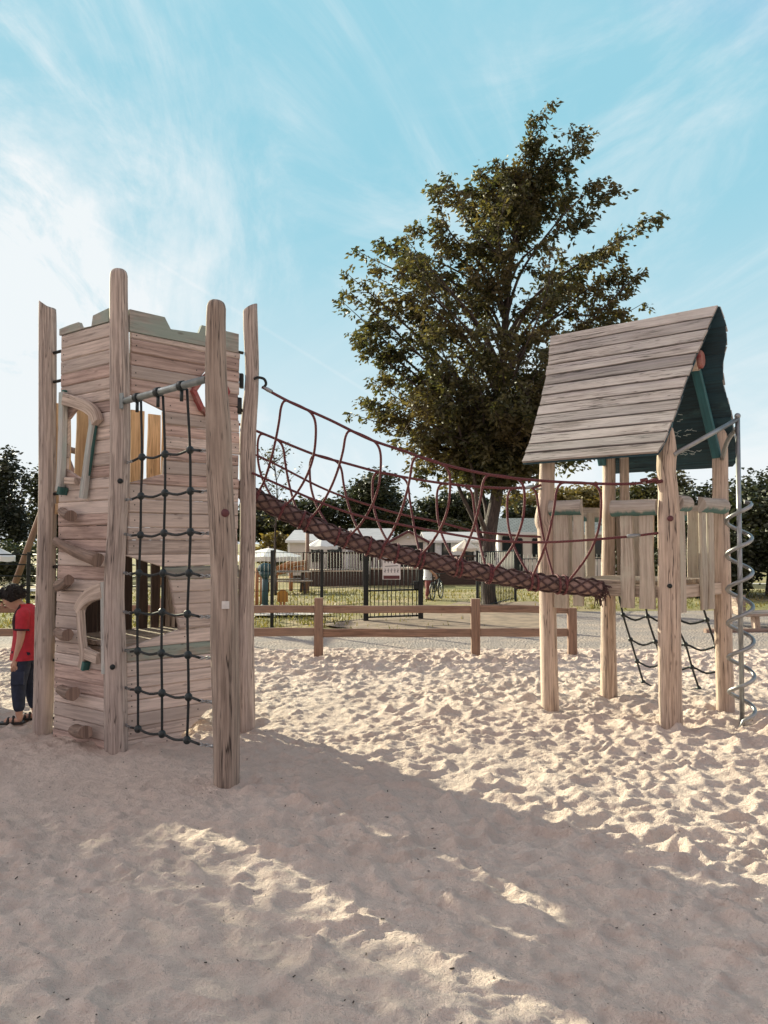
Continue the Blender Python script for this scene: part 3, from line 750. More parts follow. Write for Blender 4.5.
# climbing holds on the left wall
def hold(pa, pb, r0, r1, out=.08):
    a = onp(pa[0], pa[1], P0L + nL * .035, nL); b = onp(pb[0], pb[1], P0L + nL * (.035 + out), nL)
    mid = (a + b) / 2 + Vector((0, 0, -.012)); mb = MB(); P = smooth_path([a, mid, b], 4); k = len(P)
    mb.tube(P, [r0 + (r1 - r0) * (i/(k-1)) * (1 + .12*math.sin(i*1.7)) for i in range(k)], 12, True, 0, True, .10); mb.build("climbing_hold", M['hold'], wallL)
hold((62, 511), (71, 516), .034, .046); hold((56, 541), (98, 560), .034, .050, .10); hold((58, 586), (69, 580), .046, .042); hold((57, 632), (68, 635), .034, .045)
hold((60, 689), (73, 694), .036, .052, .11); hold((75, 730), (86, 732), .05, .05, .10); 
# bolts holding the wall to the posts
for py in (353, 382, 494, 567, 660, 718):
    mb = MB(); a = at(54, py, Lp.y - .02); mb.tube([a, a + eL * .12], .014, 8); mb.build("wall_bolt", M['blackmetal'], tower)
for py in (353, 380, 410):
    mb = MB(); b = at(243, py, Rp.y); mb.tube([b - eR*.10, b], .014, 8); mb.build("wall_bolt", M['blackmetal'], tower)

# platforms inside
def deck(mb, z, P0, e, f, le, lf, n=8, t=.035, m0=.06):
    w = (lf - 2*m0) / n
    for i in range(n):
        o = P0 + f * (m0 + w * (i + .5)) + Vector((0, 0, z)); mb.board(o + e * m0, o + e * (le - m0), f, w - .012, t, ch=.004)
base0 = Vector((Cp.x, Cp.y, 0)); fK = (Vector((Lp.x, Lp.y, 0)) - base0); lf = fK.length; fK.normalize()
for z, n_ in ((.80, 8), (1.92, 8)):
    mb = MB(); deck(mb, z, base0, eR, fK, lenR, lf, n_)
    mb.board(base0 + eR*.1 + fK*.2 + Vector((0, 0, z - .08)), base0 + eR*.1 + fK*(lf-.2) + Vector((0, 0, z - .08)), eR, .07, .1)
    mb.board(base0 + eR*(lenR-.1) + fK*.2 + Vector((0, 0, z - .08)), base0 + eR*(lenR-.1) + fK*(lf-.2) + Vector((0, 0, z - .08)), eR, .07, .1)
    mb.build("platform", M['deck'], tower)
# upright boards on the two far sides
def far_boards(P0, e, n, ss, z0, z1, m, w_=.13, m_rail=True):
    mb = MB()
    for wi, s_ in enumerate(ss):
        w = w_ if not hasattr(w_, '__len__') else w_[wi]
        a = P0 + e*s_ + n*.03; mb.board(a + Vector((0, 0, z0 + rnd.uniform(-.05, .05))), a + Vector((0, 0, z1 + rnd.uniform(-.06, .06))), e, w, .028, w1=w * rnd.uniform(.85, 1.05), wob=.004)
    for z in ((z0 + .03,) if m_rail else ()):
        mb.board(P0 + e*.05 + n*.062 + Vector((0, 0, z)), P0 + e*(ss[-1] + .12) + n*.062 + Vector((0, 0, z)), (0, 0, 1), .09, .03)
    mb.build("back_boards", m, tower)
K0 = Vector((Kp.x, Kp.y, 0)); L0 = Vector((Lp.x, Lp.y, 0))
far_boards(L0, eR, -nR * -1, [.12, .285, .45, .615, .78, .945, 1.08], 1.86, 2.86, M['picket'])
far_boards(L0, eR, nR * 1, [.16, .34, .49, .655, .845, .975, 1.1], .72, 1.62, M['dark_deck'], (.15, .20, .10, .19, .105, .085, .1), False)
far_boards(K0, eL, nL * 1, [.13, .295], 1.86, 2.86, M['picket'])
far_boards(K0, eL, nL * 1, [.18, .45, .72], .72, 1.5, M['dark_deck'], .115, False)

# climbing net between the corner post and the leaning outer post
bar0 = at(121, 402, Cp.y - .03); bar1 = at(207, 379, Fp.y)
net = MB(); net.tube([bar0, bar1], .026, 12); a = at(121, 401, Cp.y - .075); net.board(a + Vector((0, 0, -.06)), a + Vector((0, 0, .06)), eL, .05, .015)
net = net.build("climbing_net", M['pipe'], tower)
def netpt(px, py, k):
    Y = Cp.y + (Fp.y - Cp.y) * k; return at(px, py, Y)
def kx(px): return min(max((px - 121) / (215 - 121.0), -.05), 1.05)
cols = [[(141, 401), (142, 457), (141, 496), (140.5, 535), (139, 573), (137.5, 612), (137.5, 651), (138, 690), (138, 729)],
        [(163, 396), (165, 454), (165, 493), (164, 533), (163, 573), (162, 612), (161.5, 653), (162, 693), (162, 734)],
        [(187, 389), (190, 450), (190.5, 491), (190.5, 532), (189, 573), (187.5, 614), (188, 655), (188.5, 697), (187, 740)]]
for cidx, cpts in enumerate(cols):
    mb = MB(); P = [netpt(x, y, kx(x)) for x, y in cpts]; mb.tube(smooth_path(P, 4), .0095, 8); mb.build("net_rope", M['blackrope'], net)
leftA = [463, 500, 534, 573, 612, 650, 687, 724]; rightA = [449, 490, 533, 576, 617, 658, 702, 746]
for r_ in range(8):
    pts = [netpt(124, leftA[r_], .02)] + [netpt(*cols[c_][r_+1], kx(cols[c_][r_+1][0])) for c_ in range(3)] + [netpt(212, rightA[r_], .97)]
    Q = [pts[0]]
    for i in range(4):
        m_ = (pts[i] + pts[i+1]) / 2 + Vector((0, 0, -.018 if 0 < i < 3 else -.008)); Q += [m_, pts[i+1]]
    mb = MB(); mb.tube(smooth_path(Q[1:-1], 3), .0095, 8); mb.build("net_rope", M['blackrope'], net)
    for a, b in ((Q[0], Q[1]), (Q[-1], Q[-2])):
        ch = MB()                                       # a short chain at each end
        for i in range(4):
            c0 = a.lerp(b, i/4); c1 = a.lerp(b, (i+1)/4); d = (c1 - c0); up = Vector((0, 0, 1)) if i % 2 else nL
            ch.tube([c0 - d*.1 + up*.006, c0.lerp(c1, .5) + up*.009, c1 + d*.1 + up*.006], .0042, 6); ch.tube([c0 - d*.1 - up*.006, c0.lerp(c1, .5) - up*.009, c1 + d*.1 - up*.006], .0042, 6)
        ch.tube([a - (b-a).normalized()*.03, a + (b-a).normalized()*.02], .012, 8)
        ch.build("net_chain", M['steel'], net)
    for c_ in range(3):
        mb = MB(); mb.ball(pts[c_+1], .029, 10, 6, sc=(1, 1, 1.05)); mb.build("net_knot", M['knot'], net)
for c_ in range(3):
    mb = MB(); p = netpt(*cols[c_][0], kx(cols[c_][0][0])); p = bar0 + (bar1 - bar0).normalized() * (p - bar0).dot((bar1 - bar0).normalized())
    mb.tube([p - eL*.022, p + eL*.022], .036, 12); mb.tube([p + Vector((0, 0, -.03)), p + Vector((0, 0, -.11))], .013, 8); mb.build("net_clamp", M['knot'], net)

# ================================================================ PLAYHOUSE
A = gnd(550, 707); B = gnd(671, 725); C2 = gnd(609, 693); D = B + C2 - A
dAB = (B - A); dAB.z = 0; lAB = dAB.length; dAB.normalize(); nAB = Vector((dAB.y, -dAB.x, 0))     # nAB faces the camera side
dAC = (C2 - A); dAC.z = 0; lAC = dAC.length; dAC.normalize()
O = (A + B + C2 + D) / 4
house = thing("playhouse", (O.x, O.y, 0), "raised wooden playhouse with a steep plank roof painted teal inside", "playhouse")
hA = post_obj("post", [(550, 707), (549, 660), (548, 608), (547, 560), (546.5, 530), (543.5, 520), (546, 500), (547, 470), (547.5, 456)], [8.6, 8.4, 8.4, 8.8, 9.6, 9.2, 8.2, 7.8, 7.6], A.y, M['post_warm'], house)
hB = post_obj("post", [(671, 725), (670, 670), (669.5, 610), (669, 560), (668.5, 515), (668, 492), (666, 470), (667, 452), (669, 438), (670, 428)], [11, 10.8, 10.4, 10.2, 10.4, 9.6, 9.2, 9.6, 6, 3], B.y, M['post_warm'], house, dome=False)
hC = post_obj("post", [(609, 693), (608.5, 640), (608, 590), (608.5, 540), (609, 500), (609, 465), (609, 452)], [8.2, 7.4, 7.2, 6.6, 6.6, 6.4, 6], C2.y, M['post_warm'], house)
dpx = D.x / D.y * FPX + 384
hD = post_obj("post", [(725.3, 706), (724, 660), (722.8, 610), (721.5, 560), (720.5, 510), (720, 460), (720.5, 435), (722, 422)], [8.8, 8.4, 8.4, 8.6, 7.4, 7.2, 6, 3.5], D.y, M['post_warm'], house, dome=False)
bolt(670.5, 518.5, B.y, 10.4, .026, M['maroon'], hB); bolt(670, 586, B.y, 10.2, .020, M['blackmetal'], hB)
# long vertical drying crack in the front post is in its material; platform
ZP = 1.24
mb = MB(); nb = 9; m0 = .03; wv = (lAC - .02) / nb
for i in range(nb):
    o = A * 1.0; o.z = ZP; o = o + dAC * (.01 + wv * (i + .5)); mb.board(o + dAB * (.07), o + dAB * (lAB - .07), dAC, wv - .010, .036, wob=.001)
mb.build("platform", M['deck'], house)
mb = MB()
for p0, p1, nn in ((A, B, nAB), (C2, D, -nAB)):
    a = Vector((p0.x, p0.y, ZP - .075)); b = Vector((p1.x, p1.y, ZP - .075)); mb.board(a + dAB*.06, b - dAB*.06, (0, 0, 1), .11, .06)
for p0, p1 in ((A, C2), (B, D)):
    a = Vector((p0.x, p0.y, ZP - .08)); b = Vector((p1.x, p1.y, ZP - .08)); mb.board(a + dAC*.06, b - dAC*.06, (0, 0, 1), .11, .06)
mb.build("platform_beam", M['deck'], house)
# half log rails with hanging boards
def half_log(mb, a, b, out, r=.075, mi=0):
    a = Vector(a); b = Vector(b); ax = (b - a).normalized(); n = 9; rings = []
    for k, p in enumerate((a, a.lerp(b, .33), a.lerp(b, .66), b)):
        rr = r * (1 + rnd.uniform(-.05, .05)); ring = []
        for j in range(n + 1):
            t = -PI/2 + PI * j / n; ring.append(p + out * (rr * .95 * math.cos(t)) + Vector((0, 0, rr * math.sin(t))))
        rings.append(ring)
    L = (b - a).length; N_ = n + 1
    mb.loft(rings, [0, L*.33, L*.66, L], [j * .024 for j in range(N_)] + [0], False, True, mi, (rnd.uniform(0, 60), 0))
def rail_panel(p0, e, s0, s1, out, zr, boards, inward=.0, r=.075):
    """boards: (s, width, z_bottom)"""
    a = Vector((p0.x, p0.y, zr)) + e*s0 + out*.045; b = Vector((p0.x, p0.y, zr)) + e*s1 + out*.045
    mb = MB(); half_log(mb, a, b, out, r); rail = mb.build("rail", M['log_rail'], house)
    for s_, w, zb in boards:
        mb = MB(); q = Vector((p0.x, p0.y, 0)) + e*s_ + out*(.050)
        mb.board(q + Vector((0, 0, zr + .02)), q + Vector((0, 0, zb)), e, w * .86, .032, w1=w*.93, wob=.005, ch=.007); mb.build("hanging_board", M['board_pale'], rail)
def sAB(px, py=510): p = onp(px, py, Vector((A.x, A.y, 0)), nAB); return (p - Vector((A.x, A.y, 0))).dot(dAB)
zr = onp(570, 508, Vector((A.x, A.y, 0)), nAB).z; zb = onp(570, 608, Vector((A.x, A.y, 0)), nAB).z
wpx = lambda a, b: abs(sAB(b) - sAB(a)) * .93
rail_panel(A, dAB, sAB(553), sAB(584.5), nAB, zr, [(sAB(563), wpx(554.5, 572), zb), (sAB(580), wpx(574, 586), zb + .03)])
zr2 = onp(640, 508, Vector((A.x, A.y, 0)), nAB).z; zb2 = onp(640, 608, Vector((A.x, A.y, 0)), nAB).z
rail_panel(A, dAB, sAB(614), sAB(659), nAB, zr2, [(sAB(628.5), wpx(621, 637), zb2), (sAB(648), wpx(639, 657), zb2)])
# right side (exit to the spiral pole)
nBD = dAB.copy(); B0 = Vector((B.x, B.y, 0))
def sBD(px, py=510): p = onp(px, py, B0, nBD); return (p - B0).dot(dAC)
zr3 = onp(705, 508, B0, nBD).z
rail_panel(B, dAC, .06, .25, nBD, zr3, [(.13, .12, .98)])
rail_panel(B, dAC, .47, lAC - .06, nBD, zr3, [(.54, .115, .98), (.685, .115, .98)])
# far left side and far side boards
rail_panel(A, dAC, .08, lAC - .06, -dAB, 1.90, [(.20, .16, 1.22), (.40, .15, 1.20), (.60, .16, 1.22), (.80, .15, 1.2)])
rail_panel(C2, dAB, .06, .40, -nAB, 1.90, [(.14, .12, 1.2), (.30, .13, 1.18)])
rail_panel(C2, dAB, lAB - .36, lAB - .06, -nAB, 1.90, [(lAB - .28, .12, 1.2), (lAB - .14, .12, 1.18)])
mb = MB(); q = Vector((C2.x, C2.y, 0)) + dAB * .18 - nAB * .05; _s = [q + Vector((0, 0, 1.1)), q + Vector((0, 0, 2.0)), q + Vector((0, 0, 3.0))]
mb.tube(_s, [.05, .05, .045], 12, wob=.05); mb.build("roof_post", M['post_warm'], house)
# roof ---------------------------------------------------------------
O0 = Vector((O.x, O.y, 0))
PROF = [(0, 3.79), (.085, 3.57), (.19, 3.30), (.30, 3.06), (.42, 2.83), (.55, 2.61), (.74, 2.365)]
def prof(k):
    x = k * (len(PROF) - 1); i = min(int(x), len(PROF) - 2); f = x - i; return PROF[i][0] + (PROF[i+1][0]-PROF[i][0])*f, PROF[i][1] + (PROF[i+1][1]-PROF[i][1])*f
# even out the courses by arc length
_l = [0]
for i in range(1, 61): a = prof((i-1)/60); b = prof(i/60); _l.append(_l[-1] + math.dist(a, b))
def prof_s(k):
    t = k * _l[-1]
    for i in range(60):
        if _l[i+1] >= t: f = (t - _l[i]) / (_l[i+1] - _l[i]); return prof((i + f) / 60)
    return prof(1)
def interp(tab, k):
    for i in range(len(tab) - 1):
        if tab[i+1][0] >= k: f = (k - tab[i][0]) / (tab[i+1][0] - tab[i][0]); return tab[i][1] + (tab[i+1][1] - tab[i][1]) * f
    return tab[-1][1]
def roof_slope(sgn, lt, rt, name):
    mb = MB(); NC = 13; out = nAB * sgn
    for c_ in range(NC):
        k0 = c_ / NC; k1 = (c_ + 1) / NC; d0, z0 = prof_s(k0); d1, z1 = prof_s(k1)
        dn = Vector((0, 0, z1 - z0)) + out * (d1 - d0); dn.normalize(); nr = (out * dn.dot(Vector((0, 0, -1))) + Vector((0, 0, 1)) * dn.dot(out)).normalized()
        j = [rnd.uniform(-.008, .008) for _ in range(2)]
        NS = 8; w = math.hypot(d1 - d0, z1 - z0); wv_ = [rnd.uniform(0, 6.28) for _ in range(3)]; gap = .011 / w; warp = rnd.uniform(-.003, .004)
        def strip(ka, kb, la, lb, T, mi):
            """one board from course position ka to kb, its top face la / lb above the slope, T thick"""
            rings = []; us = []; da, za = prof_s(min(max(ka, 0), 1)); db, zb_ = prof_s(min(kb, 1))
            for i in range(NS + 1):
                f = i / NS; jj = j[0] + (j[1] - j[0]) * f
                ta = interp(lt, ka) + (interp(rt, ka) - interp(lt, ka)) * f + jj; tb = interp(lt, kb) + (interp(rt, kb) - interp(lt, kb)) * f + jj
                wob = .0018 * math.sin(wv_[0] + f * 7) + .0015 * math.sin(wv_[1] + f * 15)
                top = O0 + dAB*ta + out*da + Vector((0, 0, za)) - dn*wob; bot = O0 + dAB*tb + out*db + Vector((0, 0, zb_)) + dn*wob; c_h = .004
                rings.append([top + nr*(la - c_h), top + nr*la + dn*c_h, bot + nr*lb - dn*c_h, bot + nr*(lb - c_h), bot + nr*(lb - T), top + nr*(la - T)]); us.append(tb + 2)
            mb.loft(rings, us, [0, .005, w, w + .005, w + .03, 2*w + .03, 2*w + .06], False, True, mi)
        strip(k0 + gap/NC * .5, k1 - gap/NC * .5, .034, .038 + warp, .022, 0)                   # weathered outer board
        strip(max(k0 - .5/NC, 0) if c_ else 0, (k0 + .5/NC), .010, .012, .014, 1)            # teal lining board; its dark strip stands in for shade under the joint
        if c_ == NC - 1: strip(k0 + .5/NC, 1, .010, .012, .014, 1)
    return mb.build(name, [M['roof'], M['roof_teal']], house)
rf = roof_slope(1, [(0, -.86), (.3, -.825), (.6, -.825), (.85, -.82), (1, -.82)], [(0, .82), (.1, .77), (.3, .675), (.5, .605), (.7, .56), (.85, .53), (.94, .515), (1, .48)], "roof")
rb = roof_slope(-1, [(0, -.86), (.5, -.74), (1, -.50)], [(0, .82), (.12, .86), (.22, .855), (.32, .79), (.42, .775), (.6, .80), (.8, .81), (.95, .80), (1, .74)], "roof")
# ridge log with a red end, green rafters
mb = MB(); zc = at(703, 362, (B.y + D.y) / 2).z
mb.tube([O0 + dAB*-.62 + Vector((0, 0, zc)), O0 + dAB*0 + Vector((0, 0, zc + .01)), O0 + dAB*.63 + Vector((0, 0, zc))], [.085, .08, .088], 14, wob=.06); rl = mb.build("ridge_log", M['post_warm'], house)
mb = MB(); mb.tube([O0 + dAB*.62 + Vector((0, 0, zc + .015)), O0 + dAB*.66 + Vector((0, 0, zc + .015)), O0 + dAB*.67 + Vector((0, 0, zc + .015))], [.086, .084, .07], 14, wob=.06); mb.build("red_log_end", M['redpaint'], rl)
for sg, tt in ((-1, .58), (1, .44), (-1, -.5), (1, -.5)):
    mb = MB(); a = O0 + dAB*tt + nAB*(.05*sg) + Vector((0, 0, zc - .02)); b = O0 + dAB*(tt + (.08 if (sg, tt) == (-1, .58) else 0)) + nAB*(.46*sg) + Vector((0, 0, 2.44)); mb.board(a, b, dAB, .085, .05, ch=.008); mb.build("rafter", M['beam_teal'], house)
# faint chalk scrawl on the boards inside the far slope (too faint to read as words)
mb = MB(); r_ = random.Random(4)
for k_, s0, s1 in ((.60, .12, .36), (.645, .14, .34), (.72, .02, .46), (.745, .0, .40), (.86, .10, .50), (.88, .05, .46)):
    t = s0
    while t < s1:
        d0, z0 = prof_s(k_ + r_.uniform(-.006, .006)); d1, z1 = prof_s(k_ + r_.uniform(-.012, .012)); w = r_.uniform(.02, .045)
        off = nAB * .055
        a = O0 + dAB*t - nAB*d0 + off*1 + Vector((0, 0, z0 - .012)); b = O0 + dAB*(t+w) - nAB*d1 + off + Vector((0, 0, z1 - .012))
        mb.board(a, b, (0, 0, 1), .006, .002, ch=.0005); t += w * r_.choice((.7, .8, 1.9))
CHALK = mb

# scramble net hanging from the far side
net2 = MB(); topc = [Vector((C2.x, C2.y, ZP - .06)) + dAB*s_ for s_ in (.10, .36, .62, .90)]
net2.tube([topc[0] - dAB*.03, topc[-1] + dAB*.1], .018, 8); net2 = net2.build("scramble_net", M['blackrope'], house)
outb = -nAB; node = {}
for ci in range(4):
    P = []
    for ri in range(5):
        k = ri / 4; p = topc[ci].lerp(topc[ci] + outb*(.75) + dAB*(.06*ci - .02), k); p.z = ZP - .06 - (ZP - .08) * (k ** .85); p += Vector((rnd.uniform(-.03, .03), rnd.uniform(-.03, .03), 0)); P.append(p); node[ci, ri] = p
    mb = MB(); mb.tube(smooth_path(P, 4), .011, 8); mb.build("net_rope", M['blackrope'], net2)
for ri in range(1, 5):
    P = []
    for ci in range(4):
        P.append(node[ci, ri]); 
        if ci < 3: P.append((node[ci, ri] + node[ci+1, ri]) / 2 + Vector((0, 0, -.05)))
    mb = MB(); mb.tube(smooth_path(P, 3), .011, 8); mb.build("net_rope", M['blackrope'], net2)
    for ci in range(4):
        mb = MB(); mb.ball(node[ci, ri], .028, 10, 6); mb.build("net_knot", M['knot'], net2)

# spiral climbing pole ------------------------------------------------
S0 = gnd(742, 722); zt = at(737.5, 416, S0.y).z
spiral = thing("spiral_pole", (S0.x, S0.y, 0), "upright steel climbing pole wound with a steel spiral beside the playhouse", "climbing pole")
mb = MB(); ptop = at(737.5, 416, S0.y); mb.tube([Vector((S0.x, S0.y, -.3)), ptop], .021, 14); mb.ball(ptop, .028, 10, 6); mb.build("pole", M['steel'], spiral)
mb = MB(); a = at(673, 455, B.y - .07); mb.tube([a, ptop + Vector((0, 0, -.03))], .021, 12); mb.build("top_bar", M['steel'], spiral)
mb = MB(); a = at(722, 459, D.y - .07); mb.tube(smooth_path([a, a + (ptop - a)*.4 + Vector((0, 0, .02)), ptop + Vector((0, 0, -.1))], 4), .021, 12); mb.build("top_bar", M['steel'], spiral)
zt0 = at(740, 502, S0.y).z; P = []; turns = 6.35; ph0 = -2.2
cx = at(740.5, 610, S0.y).x
for i in range(int(turns * 22) + 1):
    k = i / (turns * 22); a = ph0 + k * turns * 2 * PI; rr = .104; P.append(Vector((cx + (S0.x - cx)*(1-k)*.5 + rr * math.cos(a), S0.y + rr * math.sin(a), .02 + (zt0 - .02) * k)))
P.append(P[-1] * .5 + Vector((cx, S0.y, zt0 + .01)) * .5)
P[0].z = -.05
mb = MB(); mb.tube(P, .018, 10); mb.build("spiral_tube", M['steel'], spiral)

# ================================================================ ROPE BRIDGE
def ybr(px): return 6.66 + (6.86 - 6.66) * (px - 207) / (606 - 207.0)
logpx = [(207, 470), (230, 485), (258, 499), (300, 519), (339, 537), (390, 552), (438, 563), (490, 574), (537, 582), (586, 587), (600, 588.5)]
LOG = smooth_path([at(x, y, ybr(x)) for x, y in logpx], 8)
bridge = thing("rope_bridge", at(420, 560, 6.76), "sloping bridge of one thick cord wrapped rope log with dark red handrail ropes", "rope bridge")
rl_ = .066; mb = MB(); mb.tube(LOG, [rl_ * (1 + .05*math.sin(i*.9)) for i in range(len(LOG))], 14, wob=.04); core = mb.build("rope_log", M['logwrap'], bridge)
# cord wound both ways round the log
def cumlen(P):
    L = [0]
    for i in range(1, len(P)): L.append(L[-1] + (P[i] - P[i-1]).length)
    return L
LL = cumlen(LOG)
def along(P, L, s_):
    s_ = min(max(s_, 0), L[-1])
    for i in range(len(P) - 1):
        if L[i+1] >= s_: f = (s_ - L[i]) / max(L[i+1] - L[i], 1e-9); return P[i].lerp(P[i+1], f), (P[i+1] - P[i]).normalized()
    return P[-1], (P[-1] - P[-2]).normalized()
mb = MB()
for dirn in (1, -1):
    for st in range(5):
        P = []; n = 420
        for i in range(n + 1):
            s_ = LL[-1] * i / n; c, t = along(LOG, LL, s_); u = Vector((0, 0, 1)); u = (u - t*u.dot(t)).normalized(); w = t.cross(u)
            a = dirn * s_ * 2 * PI / .62 + st * 2 * PI / 5; rr = rl_ + (.008 if dirn > 0 else .013) + .004*math.sin(s_*31 + st); P.append(c + u*(rr*math.cos(a)) + w*(rr*math.sin(a)))
        mb.tube(P, .0095, 5)
mb.build("cord_wrap", M['wrapcord'], core)
# frayed end by the playhouse
mb = MB(); e0 = LOG[-1]
for i in range(46):
    a = rnd.uniform(0, 6.28); c = e0 + Vector((rnd.uniform(-.05, .03), .06*math.cos(a), .06*math.sin(a))); mb.tube([c, c + Vector((rnd.uniform(-.02, .05), rnd.uniform(-.03, .03), rnd.uniform(-.04, .01))), c + Vector((rnd.uniform(-.02, .07), rnd.uniform(-.05, .05), rnd.uniform(-.12, -.02)))], [.009, .008, .004], 5)
mb.build("frayed_end", M['wrapcord'], core)
def rope(name, pxs, Y0, Y1, r=.0125, m='redrope', ends=True):
    x0, x1 = pxs[0][0], pxs[-1][0]; P = smooth_path([at(x, y, Y0 + (Y1 - Y0) * (x - x0) / (x1 - x0)) for x, y in pxs], 8)
    mb = MB(); mb.tube(P, r, 8); o = mb.build(name, M[m], bridge); return P, o
yR = Rp.y - .06; yB = B.y; yA = A.y; yK = Kp.y
HN, hn_o = rope("handrail_rope", [(262, 387), (290, 402), (330, 420), (369, 439), (404, 451), (438, 463), (497, 476), (560, 482), (624, 484), (656, 481)], yR, yB - .06)
HF, hf_o = rope("handrail_rope", [(172, 398), (205, 411), (259, 432), (313, 454), (345, 463), (388, 474), (448, 484), (500, 488), (532, 487.5), (541, 485)], yK, yA - .06)
MN, mn_o = rope("side_rope", [(252, 473), (257, 475), (291, 490), (332, 507), (368, 518), (413, 527), (462, 536), (497, 541), (554, 542), (624, 537), (658, 533)], yR, yB - .08, .0105)
MF, mf_o = rope("side_rope", [(172, 420), (205, 433), (260, 457), (279, 466), (320, 487), (356, 501), (400, 514), (438, 522), (474, 531), (511, 535), (541, 537)], yK, yA - .05, .0105)
# steel ends
def steel_end(a, b, par, ring=True):
    mb = MB(); mb.tube([a, a.lerp(b, .5), b], [.017, .019, .012], 8)
    if ring:
        d = (b - a).normalized(); c = b + d*.05; P = [c + d*(.05*math.cos(t)) + Vector((0, 0, .04*math.sin(t))) for t in [2*PI*i/14 for i in range(15)]]; mb.tube(P, .010, 6, False)
    mb.build("steel_end", M['steel'], par)
steel_end(at(272, 392, yR), at(263, 387, yR), hn_o, False)
mb = MB(); rp = [at(x, y, yR) for x, y in ((263, 388), (266, 384), (264, 379), (258, 377.5), (254, 379))]; mb.tube(smooth_path(rp, 4), .012, 8); mb.board(at(241.5, 374, yR + .05), at(241.5, 388, yR + .05), (0, 1, 0), .06, .03); mb.build("anchor_ring", M['blackmetal'], hn_o)
mb = MB(); mb.tube([at(238, 398, yR), at(238, 414, yR)], .034, 10); mb.build("anchor_block", M['blackmetal'], hn_o)
steel_end(at(641, 482.5, yB - .06), at(652, 481.5, yB - .06), hn_o, False)
mb = MB(); 
for i in range(4): c = at(644 + i*5, 480 + (i % 2)*1.6, yB - .085 + .01*(i % 2)); mb.tube([c + Vector((-.03, 0, -.006)), c + Vector((.03, 0, .006))], .016, 8)
mb.build("rope_binding", M['redrope'], hn_o)
steel_end(at(525, 488, yA - .07), at(535, 486, yA - .06), hf_o, True)
steel_end(at(627, 536.5, yB - .1), at(640, 535, yB - .09), mn_o, False)
# hoops of rope from handrail to log: top two points on the handrail, feet on the log
def by_x(P, px):
    """point of a path that lies over a given picture column"""
    best = min(range(len(P)), key=lambda i: abs(384 + P[i].x / P[i].y * FPX - px)); return Vector(P[best])
def dense(P): return smooth_path(P, 3)
HNd, HFd, LOGd = dense(HN), dense(HF), dense(LOG)
def hoop(H, xa, xb, fa, fb, side):
    a = by_x(H, xa); b = by_x(H, xb); d = (b - a); fa_ = by_x(LOGd, fa); fb_ = by_x(LOGd, fb)
    def leg(top, foot, sgn):
        h = top.z - foot.z; out = []
        for k in (.10, .25, .42, .58, .72, .86, 1.0):
            lat = k ** 2.5; p = top.lerp(foot, lat); p.z = top.z - h * k; p += d.normalized() * (sgn * .03 * math.sin(k * PI)); out.append(p)
        out[-1] = foot + Vector((0, -.075 if side < 0 else .06, .01)); return out
    la = leg(a, fa_, -1); lb = leg(b, fb_, 1)
    P = list(reversed(la)) + [a + Vector((0, 0, -.015)) + d*.08, a + d*.3 + Vector((0, 0, .0)), a + d*.7 + Vector((0, 0, 0)), b - d*.08 + Vector((0, 0, -.02))] + lb
    mb = MB(); mb.tube(smooth_path(P, 5), .0115, 8)
    for f, s_ in ((fa_, 1), (fb_, 1)):              # the loop of rope that goes round the log
        c, t = f, d.normalized(); u = Vector((0, 0, 1)); u = (u - t*u.dot(t)).normalized(); w = t.cross(u)
        mb.tube([c + u*(.086*math.cos(q)) + w*(.086*math.sin(q)) + t*(.012*math.sin(q)) for q in [2*PI*i/18 for i in range(19)]], .011, 6, False)
    mb.build("rope_hoop", M['redrope'], bridge)
for xa, xb, fa, fb in ((282, 314, 257, 281), (346, 380, 308, 346), (413, 448, 381, 417), (484, 523, 456, 490), (558, 601, 528, 564)): hoop(HNd, xa, xb, fa, fb, -1)
for xa, xb, fa, fb in ((258, 281, 282, 302), (311, 340, 338, 369), (373, 408, 397, 421), (438, 472, 459, 488), (509, 536, 535, 556)): hoop(HFd, xa, xb, fa, fb, 1)
CHALK.build("chalk_marks", M['chalk'], rb)

# ================================================================ WOODEN POST AND RAIL FENCE
def xY(px, Y): return (px - 384) / FPX * Y
fg = gnd(319, 656)
fy = fg.y
wf_ = thing("wooden_fence", (fg.x, fy, 0), "low brown post and rail timber fence edging the sand", "fence")
fx = [xY(px, fy) for px in (319, 475, 571)]; stp = fx[1] - fx[0]
allx = [xY(px, fy) for px in (-250, -110, 42, 166)] + fx
zpt = at(319, 598, fy).z
for i, x in enumerate(allx):
    mb = MB(); h = zpt - (.0 if i < 6 else .13) + rnd.uniform(-.01, .01); mb.board((x, fy, -.3), (x, fy, h), (1, 0, 0), .125, .10, wob=.002, ch=.012); mb.build("post", M['fence'], wf_)
zu = at(319, 609, fy).z; zl = at(319, 632.5, fy).z
for i in range(len(allx) - 1):
    for z, w in ((zu, .105), (zl, .115)):
        if i == len(allx) - 2: z -= .0
        mb = MB(); mb.board((allx[i] + .064, fy + .012, z + rnd.uniform(-.008, .008)), (allx[i+1] - .064, fy + .012, z + rnd.uniform(-.008, .008)), (0, 0, 1), w, .055, wob=.003, ch=.01, nseg=10); mb.build("rail", M['fence'], wf_)

